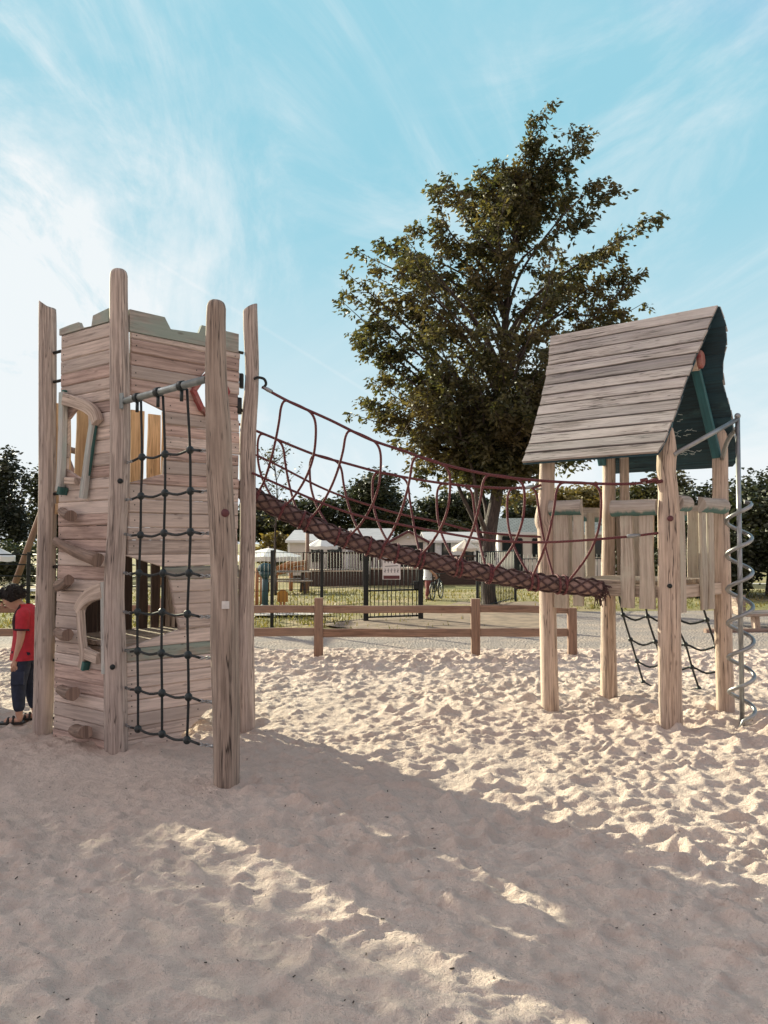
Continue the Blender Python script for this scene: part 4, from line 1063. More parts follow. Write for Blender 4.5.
# ================================================================ BLACK METAL FENCES AND GATE
def mesh_fence(name, pts, hgt, label, wire_x=.075, rows=(.03, .35, .7, 1.05, 1.4), post_r=.03, group=None, wr=.0035):
    f = thing(name, (pts[0][0], pts[0][1], terr(*pts[0])), label, "fence", group)
    for x, y in pts:
        mb = MB(); z = terr(x, y); mb.board((x, y, z - .2), (x, y, z + hgt), (1, 0, 0), post_r*2, post_r*2, ch=.006); mb.build("post", M['blackmetal'], f)
    for (x0, y0), (x1, y1) in zip(pts[:-1], pts[1:]):
        mb = MB(); L = math.dist((x0, y0), (x1, y1)); n = int(L / wire_x)
        for i in range(1, n):
            t = i / n; x = x0 + (x1-x0)*t; y = y0 + (y1-y0)*t; z = terr(x, y); mb.tube([(x, y, z + .04), (x, y, z + hgt - .04)], wr, 4)
        for r_ in rows:
            if r_ < hgt: mb.tube([(x0, y0, terr(x0, y0) + r_ + .02), (x1, y1, terr(x1, y1) + r_ + .02)], wr * 1.5, 5)
        mb.build("mesh_panel", M['blackmetal'], f)
    return f
def P2(px, Y): return (xY(px, Y), Y)
f1 = mesh_fence("mesh_fence", [P2(185, 12.95), P2(272.5, 13.7), P2(322, 14.35), P2(365, 15.15)], 1.47, "black wire mesh fence left of the gate with the notice")
# railing on the left: horizontal tubes
rl = thing("railing", (*P2(29.5, 17.9), 0), "black railing of horizontal bars behind the child in red", "railing")
pp = [(-13.5, 18.4), P2(29.5, 17.9), (-6.4, 17.6), (-4.3, 17.5)]
for x, y in pp: mb = MB(); mb.board((x, y, -.2), (x, y, 1.38), (1, 0, 0), .075, .075, ch=.008); mb.build("post", M['blackmetal'], rl)
for (x0, y0), (x1, y1) in zip(pp[:-1], pp[1:]):
    for z in (.12, .58, .80, 1.08, 1.32): mb = MB(); mb.tube([(x0, y0, z), (x1, y1, z)], .016, 6); mb.build("rail", M['blackmetal'], rl)
# gate
g0 = P2(366, 15.25); g1 = P2(420.5, 15.6)
gate = thing("metal_gate", (*g0, 0), "closed black metal bar gate carrying a white notice", "gate")
for g in (g0, g1): mb = MB(); mb.board((g[0], g[1], -.2), (g[0], g[1], 1.62), (1, 0, 0), .105, .105, ch=.01); mb.build("gate_post", M['blackmetal'], gate)
mb = MB(); n = 13
for i in range(1, n): t = i / n; mb.tube([(g0[0] + (g1[0]-g0[0])*t, g0[1] + (g1[1]-g0[1])*t, .06), (g0[0] + (g1[0]-g0[0])*t, g0[1] + (g1[1]-g0[1])*t, 1.5)], .009, 6)
for z in (.08, .62, 1.5): mb.tube([(g0[0]+.05, g0[1], z), (g1[0]-.05, g1[1], z)], .018, 6)
mb.build("bars", M['blackmetal'], gate)
mb = MB(); mb.box((g1[0] - .10, g1[1] - .03, .72), (.10, .07, .16)); mb.tube([(g1[0] - .10, g1[1] - .06, .74), (g1[0] - .10, g1[1] - .11, .74), (g1[0] - .22, g1[1] - .11, .74)], .009, 6); mb.build("latch", M['blackmetal'], gate)
# notice on the gate
Ys = 15.28; s0 = at(382.5, 557, Ys); s1 = at(400.5, 579.5, Ys)
sw = s1.x - s0.x; shh = s0.z - s1.z; sc_ = Vector(((s0.x + s1.x)/2, Ys, (s0.z + s1.z)/2))
sign = thing("notice_sign", sc_, "white notice board with rows of small pictures and a maroon strip, on the gate", "sign")
mb = MB(); mb.board(sc_ + Vector((-sw/2, 0, 0)), sc_ + Vector((sw/2, 0, 0)), (0, 0, 1), shh, .012, ch=.002); mb.build("panel", M['signwhite'], sign)
mb = MB(); yf = Ys - .0085
for row, z in ((0, .30), (1, -.12)):
    for k in range(5):
        x = sc_.x - sw*.36 + sw*.18*k; zc_ = sc_.z + shh*z
        mb.board((x, yf, zc_ - shh*.075), (x + rnd.uniform(-.01, .02), yf, zc_ + shh*.05), (1, 0, 0), .014, .003, ch=.0006)
        mb.board((x - .022, yf, zc_ + shh*.03*rnd.choice((-1, 1))), (x + .022, yf, zc_ + shh*.045), (0, 0, 1), .010, .003, ch=.0006)
        mb.tube([(x, yf - .001, zc_ + shh*.085), (x, yf + .001, zc_ + shh*.085)], .010, 8)
mb.board((sc_.x - sw*.36, yf, sc_.z + shh*.085), (sc_.x + sw*.36, yf, sc_.z + shh*.115), (0, 0, 1), .014, .003, ch=.0006)
mb.build("pictures", M['signink'], sign)
mb = MB(); mb.board((sc_.x - sw/2 + .02, yf, sc_.z - shh*.40), (sc_.x + sw/2 - .02, yf, sc_.z - shh*.40), (0, 0, 1), shh*.15, .004, ch=.0006); mb.build("strip", M['maroon'], sign)
# right hand fence: an open gate leaf and railings beyond
f2 = mesh_fence("bar_fence", [P2(477, 17.6), P2(515, 20.6)], 1.42, "short black bar fence running back behind the tree trunk", wire_x=.14, wr=.009, rows=(.06, 1.36))
f3 = mesh_fence("bar_fence", [P2(516, 32), P2(565, 31.5), P2(625, 31), P2(690, 30.5)], 1.55, "distant black railing in front of the tiled mobile home", wire_x=.16, wr=.014, rows=(.1, 1.3), post_r=.05)

# ================================================================ MOBILE HOMES
HY = 41.0
def home(label, px0, px1, Y, depth, eave_px, ridge_px, wallm, roofm, gable_front=False, rz=0.0, windows=(), doors=(), ridge_at=.5, over=.18):
    z0 = terr(0, Y); x0 = xY(px0, Y); x1 = xY(px1, Y); w = x1 - x0; ze = at(400, eave_px, Y).z; zr = at(400, ridge_px, Y).z
    h = thing("mobile_home", ((x0 + x1)/2, Y, z0), label, "mobile home", "mobile homes beyond the black fence"); h.rotation_euler = (0, 0, 0)
    def X(t): return x0 + w * t
    mb = MB()
    zb = z0 + .35
    mb.box(((x0+x1)/2, Y + depth/2, (zb + ze)/2), (w, depth, ze - zb), ch=.01)
    if gable_front:
        xr = X(ridge_at); mb.prism([(x0, Y + .02, ze), (x1, Y + .02, ze), (xr, Y + .02, zr)], (0, -1, 0), .04); mb.prism([(x0, Y + depth - .02, ze), (x1, Y + depth - .02, ze), (xr, Y + depth - .02, zr)], (0, -1, 0), .04)
    else:
        for xx in (x0 + .02, x1 - .02): mb.prism([(xx, Y + depth, ze), (xx, Y, ze), (xx, Y + depth/2, zr)], (-1, 0, 0), .04)
    mb.build("wall", wallm, h)
    mb = MB(); mb.box(((x0+x1)/2, Y + depth/2, (z0 + zb)/2), (w - .2, depth - .2, zb - z0 + .05)); mb.build("skirt", M['dark_deck'], h)
    mb = MB(); t = .07
    if gable_front:
        xr = X(ridge_at)
        for a, b in (((x0 - over, ze - .06), (xr, zr + .04)), ((x1 + over, ze - .06), (xr, zr + .04))):
            d = Vector((b[0]-a[0], 0, b[1]-a[1])).normalized(); n = Vector((-d.z, 0, d.x)); n = n if n.z > 0 else -n
            mid = Vector(((a[0]+b[0])/2, Y + depth/2, (a[1]+b[1])/2)) + n * .05; L = math.dist(a, b)
            mb.board(mid - Vector((0, depth/2 + over, 0)), mid + Vector((0, depth/2 + over, 0)), d, L, t)
        rf_ = mb.build("roof", roofm, h)
        mb = MB()
        for a in ((x0 - over, ze - .06), (x1 + over, ze - .06)): mb.board((a[0], Y - over - .01, a[1]), (xr, Y - over - .01, zr + .04), (0, 0, 1), .13, .03)
        mb.build("verge", M['maroon'], rf_)
    else:
        for y0_, sg in ((Y - over, 1), (Y + depth + over, -1)):
            a = Vector((0, y0_, ze - .05)); b = Vector((0, Y + depth/2, zr + .04)); d = (b - a).normalized(); m_ = (a + b)/2 + Vector((0, 0, .05)); mb.board(m_ + Vector((x0 - over, 0, 0)), m_ + Vector((x1 + over, 0, 0)), d, (b - a).length, t)
        rf_ = mb.build("roof", roofm, h)
        mb = MB(); mb.board((x0 - over, Y - over - .02, ze - .03), (x1 + over, Y - over - .02, ze - .03), (0, 0, 1), .14, .03); mb.build("gutter", M['trim'], rf_)
    for a, b, ya, yb, kind in windows:
        p = at(a, ya, Y - .03); q = at(b, yb, Y - .03); cx_ = (p.x + q.x)/2; cz = (p.z + q.z)/2; W = q.x - p.x; H = p.z - q.z
        mb = MB()
        for (u0, v0, u1, v1) in ((-1, 1, 1, 1), (-1, -1, 1, -1), (-1, -1, -1, 1), (1, -1, 1, 1)):
            mb.board((cx_ + u0*W/2, Y - .03, cz + v0*H/2), (cx_ + u1*W/2, Y - .03, cz + v1*H/2), (0, 0, 1) if u0 != u1 else (1, 0, 0), .09, .07)
        fr = mb.build(kind, M['blackmetal'] if kind != "window_white" else M['trim'], h)
        mb = MB(); mb.box((cx_, Y - .012, cz), (W - .09, .02, H - .09)); mb.build("pane", M['glass'], fr)
    for xx in (x0, x1): mb = MB(); mb.box((xx, Y - .005, (zb + ze)/2), (.12, .06, ze - zb)); mb.build("corner_trim", M['trim'], h)
    return h
h1 = home("taupe mobile home with white corner trim behind the white parasol", 289, 347, HY, 8, 541, 531, M['side_taupe'], M['paleroof'], windows=((312, 319, 546, 561, "window"), (328, 341, 548, 570, "door")))
h2 = home("cream gabled mobile home with maroon verge boards behind the gate", 391, 426, HY + .5, 9, 541.5, 532, M['side_cream'], M['paleroof'], gable_front=True, ridge_at=.50, windows=((401, 417, 546, 566, "window"),))
mb = MB(); c = at(408, 537.5, HY + .42); mb.ball(c, .07, 8, 6); mb.build("wall_lamp", M['trim'], h2)
h2b = home("long low mobile home with pale roof between the taupe and gabled homes", 349, 389, HY + 1.5, 6, 541, 529.5, M['side_taupe'], M['paleroof'], windows=((360, 372, 546, 560, "window"),))
h3 = home("white mobile home with dark framed windows left of the tree trunk", 428, 490, HY + 1, 8, 541, 533, M['side_white'], M['paleroof'], windows=((428.5, 434, 540.5, 555, "window"), (442.5, 450, 541, 563, "door"), (463, 473, 546, 560, "window")))
h4 = home("white mobile home with grey tiled roof right of the tree trunk", 499, 640, HY - 1, 8, 533, 518, M['side_cream'], M['rooftile'], windows=((503, 511, 537, 551, "window"), (514, 522, 539, 572, "door"), (533, 541, 539, 556, "window"), (556, 570, 539, 556, "window"), (590, 604, 539, 556, "window")))
# raised timber decks with railings
def deck_rail(label, px0, px1, Y, ydeck, yrail):
    z0 = terr(0, Y); x0 = xY(px0, Y); x1 = xY(px1, Y); zd = at(400, ydeck, Y).z; zr_ = at(400, yrail, Y).z
    d = thing("timber_deck", ((x0+x1)/2, Y, z0), label, "deck", "timber decks of the mobile homes")
    mb = MB(); mb.box(((x0+x1)/2, Y + 1.2, (z0 + zd)/2 - .06), (x1 - x0, 2.4, zd - z0)); mb.build("skirt", M['dark_deck'], d)
    mb = MB(); mb.box(((x0+x1)/2, Y + 1.2, zd), (x1 - x0 + .1, 2.5, .08)); mb.build("floor_boards", M['deck'], d)
    mb = MB(); n = max(2, int((x1 - x0) / .13))
    for i in range(n + 1): x = x0 + (x1-x0)*i/n; mb.board((x, Y, zd), (x, Y, zr_), (1, 0, 0), .045, .03)
    mb.build("balusters", M['dark_deck'], d)
    mb = MB(); mb.board((x0 - .05, Y - .02, zr_), (x1 + .05, Y - .02, zr_), (0, 0, 1), .1, .07)
    n = max(1, int((x1-x0)/1.6))
    for i in range(n + 1): x = x0 + (x1-x0)*i/n; mb.board((x, Y - .03, z0), (x, Y - .03, zr_ + .05), (1, 0, 0), .1, .1)
    mb.build("handrail", M['dark_deck'], d)
    return d
deck_rail("dark timber deck with railing in front of the taupe mobile home", 304, 364, 37.5, 571, 553)
deck_rail("dark timber deck with railing behind the gate", 370, 421, 37.8, 569, 553)
deck_rail("dark timber deck beside the tree trunk under the cream parasol", 432, 484, 38.2, 570, 556)
# parasols and awning
def parasol(label, px, ytop, yedge, ybase, Y, half_px, m, tilt=0):
    x = xY(px, Y); z0 = terr(x, Y); zt_ = at(px, ytop, Y).z; ze = at(px, yedge, Y).z; r = half_px / FPX * Y
    p = thing("parasol", (x, Y, z0), label, "parasol", "open parasols"); mb = MB(); mb.tube([(x, Y, z0), (x, Y, zt_ + .06)], .03, 8); mb.build("pole", M['brownsteel'], p)
    mb = MB(); n = 8; rings = []
    for k, zz in ((.03, 0), (.35, .30), (.7, .66), (1.0, 1.0)): rings.append([Vector((x + r*k*math.cos(2*PI*j/16) * (1 if j % 2 == 0 else .95), Y + r*k*math.sin(2*PI*j/16) * (1 if j % 2 == 0 else .95), zt_ + (ze - zt_)*zz - (.0 if j % 2 == 0 else .03*k))) for j in range(16)])
    rings.append([q + Vector((0, 0, -.16)) for q in rings[-1]]); rings.append([Vector((x + (q.x-x)*.97, Y + (q.y-Y)*.97, q.z)) for q in rings[-1]]); rings.append([Vector((x + (q.x-x)*.97, Y + (q.y-Y)*.97, q.z - .03)) for q in rings[3]])
    rings.append([Vector((x + (q.x-x)*.02, Y + (q.y-Y)*.02, q.z)) + Vector((0, 0, zt_ - q.z - .03)) for q in rings[3]])
    mb.loft(rings, list(range(len(rings))), [j*.3 for j in range(17)], False, True); mb.build("canopy", m, p); return p
parasol("wide white parasol over the picnic table left of the taupe mobile home", 269, 548, 556, 590, 27, 33, M['canvas'])
parasol("white parasol near the hedge at the left edge of the scene", -5, 546, 556, 585, 24, 20, M['canvas'])
parasol("cream parasol on the deck of the white mobile home", 465, 540, 548, 575, 39.3, 13.5, M['cream_canvas'])
parasol("white parasol on the deck of the taupe mobile home", 322, 538, 546, 575, 38.8, 16, M['canvas'])

# ================================================================ SMALL THINGS BEYOND THE FENCE
# wooden mast post
Yp = 26.5; x = xY(307.5, Yp); pm = thing("timber_post", (x, Yp, terr(x, Yp)), "tall round timber post standing in front of the taupe mobile home", "post")
mb = MB(); mb.tube([(x, Yp, -.6), at(307.5, 560, Yp), at(307.5, 528, Yp)], [.075, .072, .066], 12, wob=.03); mb.build("shaft", M['fence'], pm)
mb = MB(); mb.tube([at(307.5, 528.3, Yp), at(307.5, 527, Yp)], [.07, .05], 12); mb.build("cap", M['blackmetal'], pm)
# picnic table with brown bench
def picnic(px, Y, label, rz):
    x = xY(px, Y); z = terr(x, Y); t = thing("picnic_table", (x, Y, z), label, "picnic table"); e = Vector((math.cos(rz), math.sin(rz), 0)); f = Vector((-e.y, e.x, 0)); o = Vector((x, Y, z))
    mb = MB()
    for i in range(5): c = o + f*(-.32 + .16*i) + Vector((0, 0, .74)); mb.board(c - e*.9, c + e*.9, f, .145, .04)
    mb.build("tabletop", M['board_pale'], t)
    for s in (-1, 1):
        mb = MB()
        for i in range(2): c = o + f*(s*(.62 + .15*i)) + Vector((0, 0, .45)); mb.board(c - e*.9, c + e*.9, f, .14, .04)
        mb.build("bench", M['board_pale'], t)
        for q in (-1, 1):
            a = o + e*(.65*s); mb = MB(); mb.board(a + f*(q*.28) + Vector((0, 0, .72)), a + f*(q*.70), e, .09, .045); mb.build("leg", M['dark_deck'], t)
        mb = MB(); a = o + e*(.65*s); mb.board(a - f*.8 + Vector((0, 0, .40)), a + f*.8 + Vector((0, 0, .40)), (0, 0, 1), .09, .04); mb.build("crossbar", M['dark_deck'], t)
picnic(284, 25.2, "picnic table under the wide white parasol", .2)
# teal play panel on a post (talk tube style head)
Yt = 17.0; x = xY(265.5, Yt); z = 0; tp = thing("talking_tube", (x, Yt, z), "dark teal play post with a round hood behind the mesh fence", "play post")
mb = MB(); mb.tube([(x, Yt, -.1), (x, Yt, 1.05)], .075, 14); mb.build("post", M['tealplastic'], tp)
mb = MB(); c = at(265.5, 569, Yt); mb.ball(c, .19, 14, 10, sc=(1, .6, .72)); mb.tube([c + Vector((0, -.02, -.05)), c + Vector((0, -.02, -.22))], [.16, .07], 12); mb.build("hood", M['tealplastic'], tp)
mb = MB(); mb.tube([(x, Yt, -.02), (x, Yt, .10), (x, Yt, .2)], [.17, .15, .08], 14); mb.build("foot", M['tealplastic'], tp)
# orange panel toy on two legs
Yo = 17.6; x = xY(283, Yo); tp = thing("play_panel", (x, Yo, 0), "small orange play panel with peaked top on short legs", "play panel")
zt_ = at(283, 589.5, Yo).z; zb_ = at(283, 602, Yo).z; w2 = .125
mb = MB(); mb.prism([(x - w2, Yo, zb_), (x + w2, Yo, zb_), (x + w2, Yo, zt_ - .08), (x + .05, Yo, zt_), (x - .05, Yo, zt_), (x - w2, Yo, zt_ - .08)], (0, -1, 0), .05); mb.build("panel", M['orangeply'], tp)
for s in (-.04, .04): mb = MB(); mb.board((x + s, Yo, -.1), (x + s, Yo, zb_ + .02), (1, 0, 0), .045, .045); mb.build("leg", M['orangewood'], tp)
# low seesaw like rail and orange climbing timbers
Yq = 17.3; x0, x1 = xY(273, Yq), xY(293, Yq); lr = thing("balance_rail", (x0, Yq, 0), "low brown balance rail on two legs behind the mesh fence", "play beam")
zq = at(280, 614, Yq).z; mb = MB(); mb.board((x0, Yq, zq), (x1, Yq + .1, zq), (0, 0, 1), .07, .06); mb.build("beam", M['fence'], lr)
for x in (x0 + .05, x1 - .05): mb = MB(); mb.board((x, Yq + .05, -.1), (x, Yq + .05, zq), (1, 0, 0), .06, .06); mb.build("leg", M['fence'], lr)
cf = thing("climbing_timbers", at(290, 578, 29), "crossed orange timbers behind the picnic table", "climbing frame")
Yc = 29
for a, b in (((274, 572), (298, 563)), ((276, 569), (292, 562)), ((286, 566), (306, 562)), ((277, 573), (305, 567))):
    mb = MB(); mb.tube([at(a[0], a[1], Yc), at(b[0], b[1], Yc + .8)], .09, 10, wob=.04); mb.build("timber", M['orangewood'], cf)
for px in (276, 291, 304): p = at(px, 568, Yc + .3); mb = MB(); mb.tube([(p.x, p.y, terr(p.x, p.y) - .1), p], .08, 10); mb.build("post", M['orangewood'], cf)
ot = thing("climbing_ladder", (*P2(258, 19), 0), "brown upright timbers seen behind the dark teal play post", "climbing frame")
for px, y0_ in ((257, 560), (262, 566)): p = at(px, y0_ + 8, 19); mb = MB(); mb.tube([(p.x, p.y, -.1), p], .045, 8); mb.build("upright", M['orangewood'], ot)
mb = MB(); mb.tube([at(256, 575, 19), at(263, 577, 19)], .03, 8); mb.build("rung", M['orangewood'], ot)
# slanting swing frame leg at the left
sf = thing("swing_frame", (*P2(15, 19.8), 0), "slanting round timber leg of a swing frame left of the tower", "swing frame")
mb = MB(); a = gnd(4, 603); top_ = at(64, 450, 19.4); bt = at(6, 612, 19.4); bt.z = -.1; mb.tube([bt, bt.lerp(top_, .5), top_], [.085, .08, .075], 12, wob=.03); mb.build("leg", M['fence'], sf)
mb = MB(); b2 = at(125, 612, 19.4); b2.z = -.1; mb.tube([b2, b2.lerp(top_, .5), top_], [.085, .08, .075], 12, wob=.03); mb.build("leg", M['fence'], sf)
mb = MB(); mb.tube([top_ + Vector((0, -.2, .04)), top_ + Vector((.3, 3.2, .04))], .085, 12); mb.build("crossbar", M['fence'], sf)
t3 = top_ + Vector((.3, 3.1, 0))
for dx in (-1.55, 1.6): mb = MB(); mb.tube([(t3.x + dx, t3.y, -.1), tuple(t3)], .08, 12); mb.build("leg", M['fence'], sf)
# timber lounger bench at the right
Yb = 14.0; bx = xY(737, Yb); bn = thing("timber_bench", (bx, Yb, 0), "low timber bench with slatted sloping back beside the spiral pole", "bench")
zs = at(745, 614, Yb).z; e = Vector((.93, -.06, 0)).normalized(); f = Vector((.06, .93, 0)).normalized(); o = Vector((bx, Yb, zs))
mb = MB()
for i in range(4): c = o + f*(-.24 + .16*i) + e*.42; mb.board(c - e*.42, c + e*.75 + Vector((0, 0, .05)), f, .15, .05, wob=.003)
mb.build("seat", M['deck'], bn)
mb = MB()
for i in range(4): c = o + Vector((-.04, .04, .03)) + Vector((-.03, .0, .085))*i; mb.board(c - f*.3 + e*0, c + f*.3, Vector((-.35, 0, .95)), .08, .035)
for i in range(3): c = o + Vector((-.22, .34, .06 + .11*i)); mb.board(c, c + e*.5 + Vector((0, 0, .005)), (0, 0, 1), .095, .03)
mb.build("backrest", M['deck'], bn)
for dx in (.25, .62, .98): 
    mb = MB(); p = o + e*dx + f*-.1; mb.board(p + Vector((0, 0, -zs - .1)) + e*.03, p + Vector((0, 0, .0)), f, .16, .10); mb.build("leg", M['post_warm'], bn)
te = thing("timber_edging", (*P2(710, 13.2), 0), "half buried timber edging on the gravel near the bench", "edging")
mb = MB(); mb.tube([(xY(703, 13.2), 13.2, .03), (xY(745, 13.3), 13.3, .02), (xY(790, 13.4), 13.4, .02)], .055, 10, wob=.05); mb.build("log", M['fence'], te)

# ================================================================ PEOPLE
def skin_mesh(name, joints, edges, m, parent, root=0, sub=2, smooth=True):
    """one continuous skinned surface grown over a jointed skeleton"""
    me = bpy.data.meshes.new(name + "_skeleton"); org = parent_org(parent)
    me.from_pydata([tuple(Vector(j[0]) - org) for j in joints], edges, [])
    o = bpy.data.objects.new(name, me); COL.objects.link(o)
    md = o.modifiers.new("skin", 'SKIN'); md.use_smooth_shade = True; md.branch_smoothing = .5
    sv = me.skin_vertices[0].data
    for i, j in enumerate(joints):
        r = j[1]; sv[i].radius = (r, r) if not hasattr(r, '__len__') else r; sv[i].use_root = (i == root)
    s = o.modifiers.new("sub", 'SUBSURF'); s.levels = sub; s.render_levels = sub
    dg = bpy.context.evaluated_depsgraph_get(); dg.update(); ev = o.evaluated_get(dg); m2 = bpy.data.meshes.new_from_object(ev)
    o.modifiers.clear(); o.data = m2; m2.name = name; bpy.data.meshes.remove(me)
    m2.materials.clear(); m2.materials.append(m); m2.polygons.foreach_set("use_smooth", [True] * len(m2.polygons)); o.parent = parent
    return o
def person(loc, face, H, label, pose, shirt, trous, hair_m, sandals=True):
    """face: heading (radians, 0 = +X). pose: dict of joint offsets. Standing figure, arms hanging, head bowed."""
    p = thing("person", loc, label, "person"); o = Vector(loc); F = Vector((math.cos(face), math.sin(face), 0)); S = Vector((-F.y, F.x, 0)); k = H / 1.30
    def W(f, s, z): return o + F*(f*k) + S*(s*k) + Vector((0, 0, z*k))
    bow = pose.get('bow', 0)
    J = []; E = []; ix = {}
    def add(n, pos, r, par=None):
        ix[n] = len(J); J.append((pos, (r[0]*k, r[1]*k) if hasattr(r, '__len__') else r*k))
        if par: E.append((ix[par], ix[n]))
    add('pelvis', W(0, 0, .66), (.105, .085)); add('waist', W(.0, 0, .76), (.10, .078), 'pelvis'); add('chest', W(-.005, 0, .92), (.115, .088), 'waist'); add('neck0', W(-.01 + bow*.02, 0, 1.03), .055, 'chest')
    add('neck', W(.025 + bow*.035, 0, 1.075 - bow*.015), .042, 'neck0'); add('head0', W(.05 + bow*.065, 0, 1.115 - bow*.04), .076, 'neck'); add('head1', W(.055 + bow*.085, 0, 1.185 - bow*.055), .100, 'head0'); add('head2', W(.045 + bow*.085, 0, 1.25 - bow*.06), .070, 'head1')
    fs = pose.get('feet', ((.02, 1), (-.03, -1)))
    for (ff, sg), nm in zip(fs, 'lr'):
        add('hip' + nm, W(0, .075*sg, .62), .075, 'pelvis'); add('knee' + nm, W(ff*.5 + .015, .075*sg, .36), .052, 'hip' + nm); add('calf' + nm, W(ff*.8 - .005, .075*sg, .22), .045, 'knee' + nm); add('ankle' + nm, W(ff - .02, .075*sg, .065), .030, 'calf' + nm)
        add('heel' + nm, W(ff - .03, .075*sg, .03), .030, 'ankle' + nm); add('ball' + nm, W(ff + .07, .08*sg, .026), (.036, .022), 'heel' + nm); add('toe' + nm, W(ff + .115, .08*sg, .022), (.030, .016), 'ball' + nm)
    for sg, nm in ((1, 'L'), (-1, 'Q')):
        el = pose.get('elbow', (.01, .165, .76)); wr = pose.get('wrist', (.06, .15, .585))
        add('sh' + nm, W(-.01, .125*sg, 1.0), .050, 'chest'); add('el' + nm, W(el[0], el[1]*sg, el[2]), .034, 'sh' + nm); add('wr' + nm, W(wr[0], wr[1]*sg, wr[2]), .024, 'el' + nm)
        hx = W(wr[0] + .012, wr[1]*sg, wr[2] - .05); add('palm' + nm, hx, (.030, .018), 'wr' + nm)
        for q in range(4):
            d = -.024 + .016*q; ln = (.052, .06, .056, .045)[q]
            add('f%d' % q + nm, W(wr[0] + .012 + d, wr[1]*sg, wr[2] - .085), .0085, 'palm' + nm); add('g%d' % q + nm, W(wr[0] + .016 + d, (wr[1] - .008)*sg, wr[2] - .085 - ln*.6), .0075, 'f%d' % q + nm); add('h%d' % q + nm, W(wr[0] + .012 + d, (wr[1] - .02)*sg, wr[2] - .085 - ln), .006, 'g%d' % q + nm)
        add('t0' + nm, W(wr[0] + .035, (wr[1] - .012)*sg, wr[2] - .045), .010, 'palm' + nm); add('t1' + nm, W(wr[0] + .048, (wr[1] - .02)*sg, wr[2] - .08), .008, 't0' + nm)
    body = skin_mesh("body", J, E, M['skin'], p)
    # face: nose, ears, eyes, mouth on the bowed head
    hc = Vector(J[ix['head1']][0]); hd = (F*(1 - .0) + Vector((0, 0, -.55*bow))).normalized(); hu = hd.cross(S) * -1; hu = hu if hu.z > 0 else -hu
    mb = MB(); mb.tube([hc + hd*(.085*k) + hu*(.015*k), hc + hd*(.108*k) - hu*(.015*k), hc + hd*(.095*k) - hu*(.024*k)], [.008*k, .014*k, .012*k], 8); mb.build("nose", M['skin'], body)
    for sg in (-1, 1): mb = MB(); mb.ball(hc + S*(.082*k*sg) - hd*(.0*k) - hu*(.01*k), .026*k, 8, 6, sc=(.6, .6, 1)); mb.build("ear", M['skin'], body)
    for sg in (-1, 1): mb = MB(); mb.ball(hc + hd*(.088*k) + S*(.032*k*sg) + hu*(.012*k), .011*k, 8, 6); mb.build("eye", M['shirtdark'], body)
    mb = MB(); mb.tube([hc + hd*(.087*k) - hu*(.047*k) - S*(.022*k), hc + hd*(.094*k) - hu*(.048*k), hc + hd*(.087*k) - hu*(.047*k) + S*(.022*k)], .005*k, 6); mb.build("mouth", M['pinkcloth'], body)
    # hair: thick cap
    mb = MB(); n = 20; rings = []; nr_ = random.Random(3)
    for i in range(9):
        a = PI * .5 - (PI * .66) * i / 8; ring = []
        for j in range(n):
            t = 2*PI*j/n; front = math.cos(t); lim = a if front < .2 else max(a, PI*.16*front)
            rr = (.117 + nr_.uniform(-.004, .010)) * k; ring.append(hc + hu*(rr*math.sin(lim) + .012*k) + hd*(rr*math.cos(lim)*math.cos(t) - .010*k) + S*(rr*.93*math.cos(lim)*math.sin(t)))
        rings.append(ring)
    mb.loft(rings, list(range(9)), [j*.03 for j in range(n+1)], True, True)
    for i in range(170):                                # loose tufts over the cap of hair
        el_ = nr_.uniform(-.25, 1.5); t = nr_.uniform(0, 6.283)
        if math.cos(t) > .2 and el_ < .45*math.cos(t): continue
        nv = hu*math.sin(el_) + hd*(math.cos(el_)*math.cos(t)) + S*(math.cos(el_)*math.sin(t)); dnw = (hd*math.cos(t) + S*math.sin(t) - hu*.9 + Vector((nr_.gauss(0, .5), nr_.gauss(0, .5), nr_.gauss(0, .5)))).normalized()
        q = hc + nv*(.113*k) + hu*(.010*k) - hd*(.010*k); mb.tube([q, q + nv*(.008*k) + dnw*(.018*k), q + nv*(.006*k) + dnw*(.040*k)], [.007*k, .005*k, .001*k], 5)
    mb.build("hair", hair_m, p)
    # jersey
    g = lambda n, f=0, s=0, z=0: Vector(J[ix[n]][0]) + F*(f*k) + S*(s*k) + Vector((0, 0, z*k))
    mb = MB(); n = 20; rings = []; uz = []
    for z, fx_, wf__, ws in ((.575, .0, .130, .168), (.60, .0, .130, .168), (.70, .002, .118, .150), (.80, .0, .108, .138), (.90, -.004, .112, .146), (.97, -.008, .104, .152), (1.02, -.010, .088, .128), (1.055, -.002, .066, .082), (1.078, .012, .054, .058)):
        r0 = .004 * k; ring = []
        for j in range(n):
            t = 2*PI*j/n; fold = 1 + .02*math.sin(3*t + z*21) + .015*math.sin(5*t - z*33); ring.append(W(fx_ + bow*.012*(z - .6), 0, z) + F*(wf__*k*math.cos(t)*fold) + S*(ws*k*math.sin(t)*fold))
        rings.append(ring); uz.append(z)
    mb.loft(rings, uz, [j*.03 for j in range(n+1)], True, False)
    for nm, sg in (('L', 1), ('Q', -1)):
        q0 = g('sh' + nm, 0, -.03*sg, .012); q1 = g('sh' + nm, 0, .01*sg, -.02); q2 = g('sh' + nm).lerp(g('el' + nm), .66)
        mb.tube(smooth_path([q0, q1, q1.lerp(q2, .5), q2], 3), [x*k for x in (.052, .058, .062, .062, .061, .060, .060, .060, .061, .062)], 14, False)
    mb.build("jersey", shirt, p)
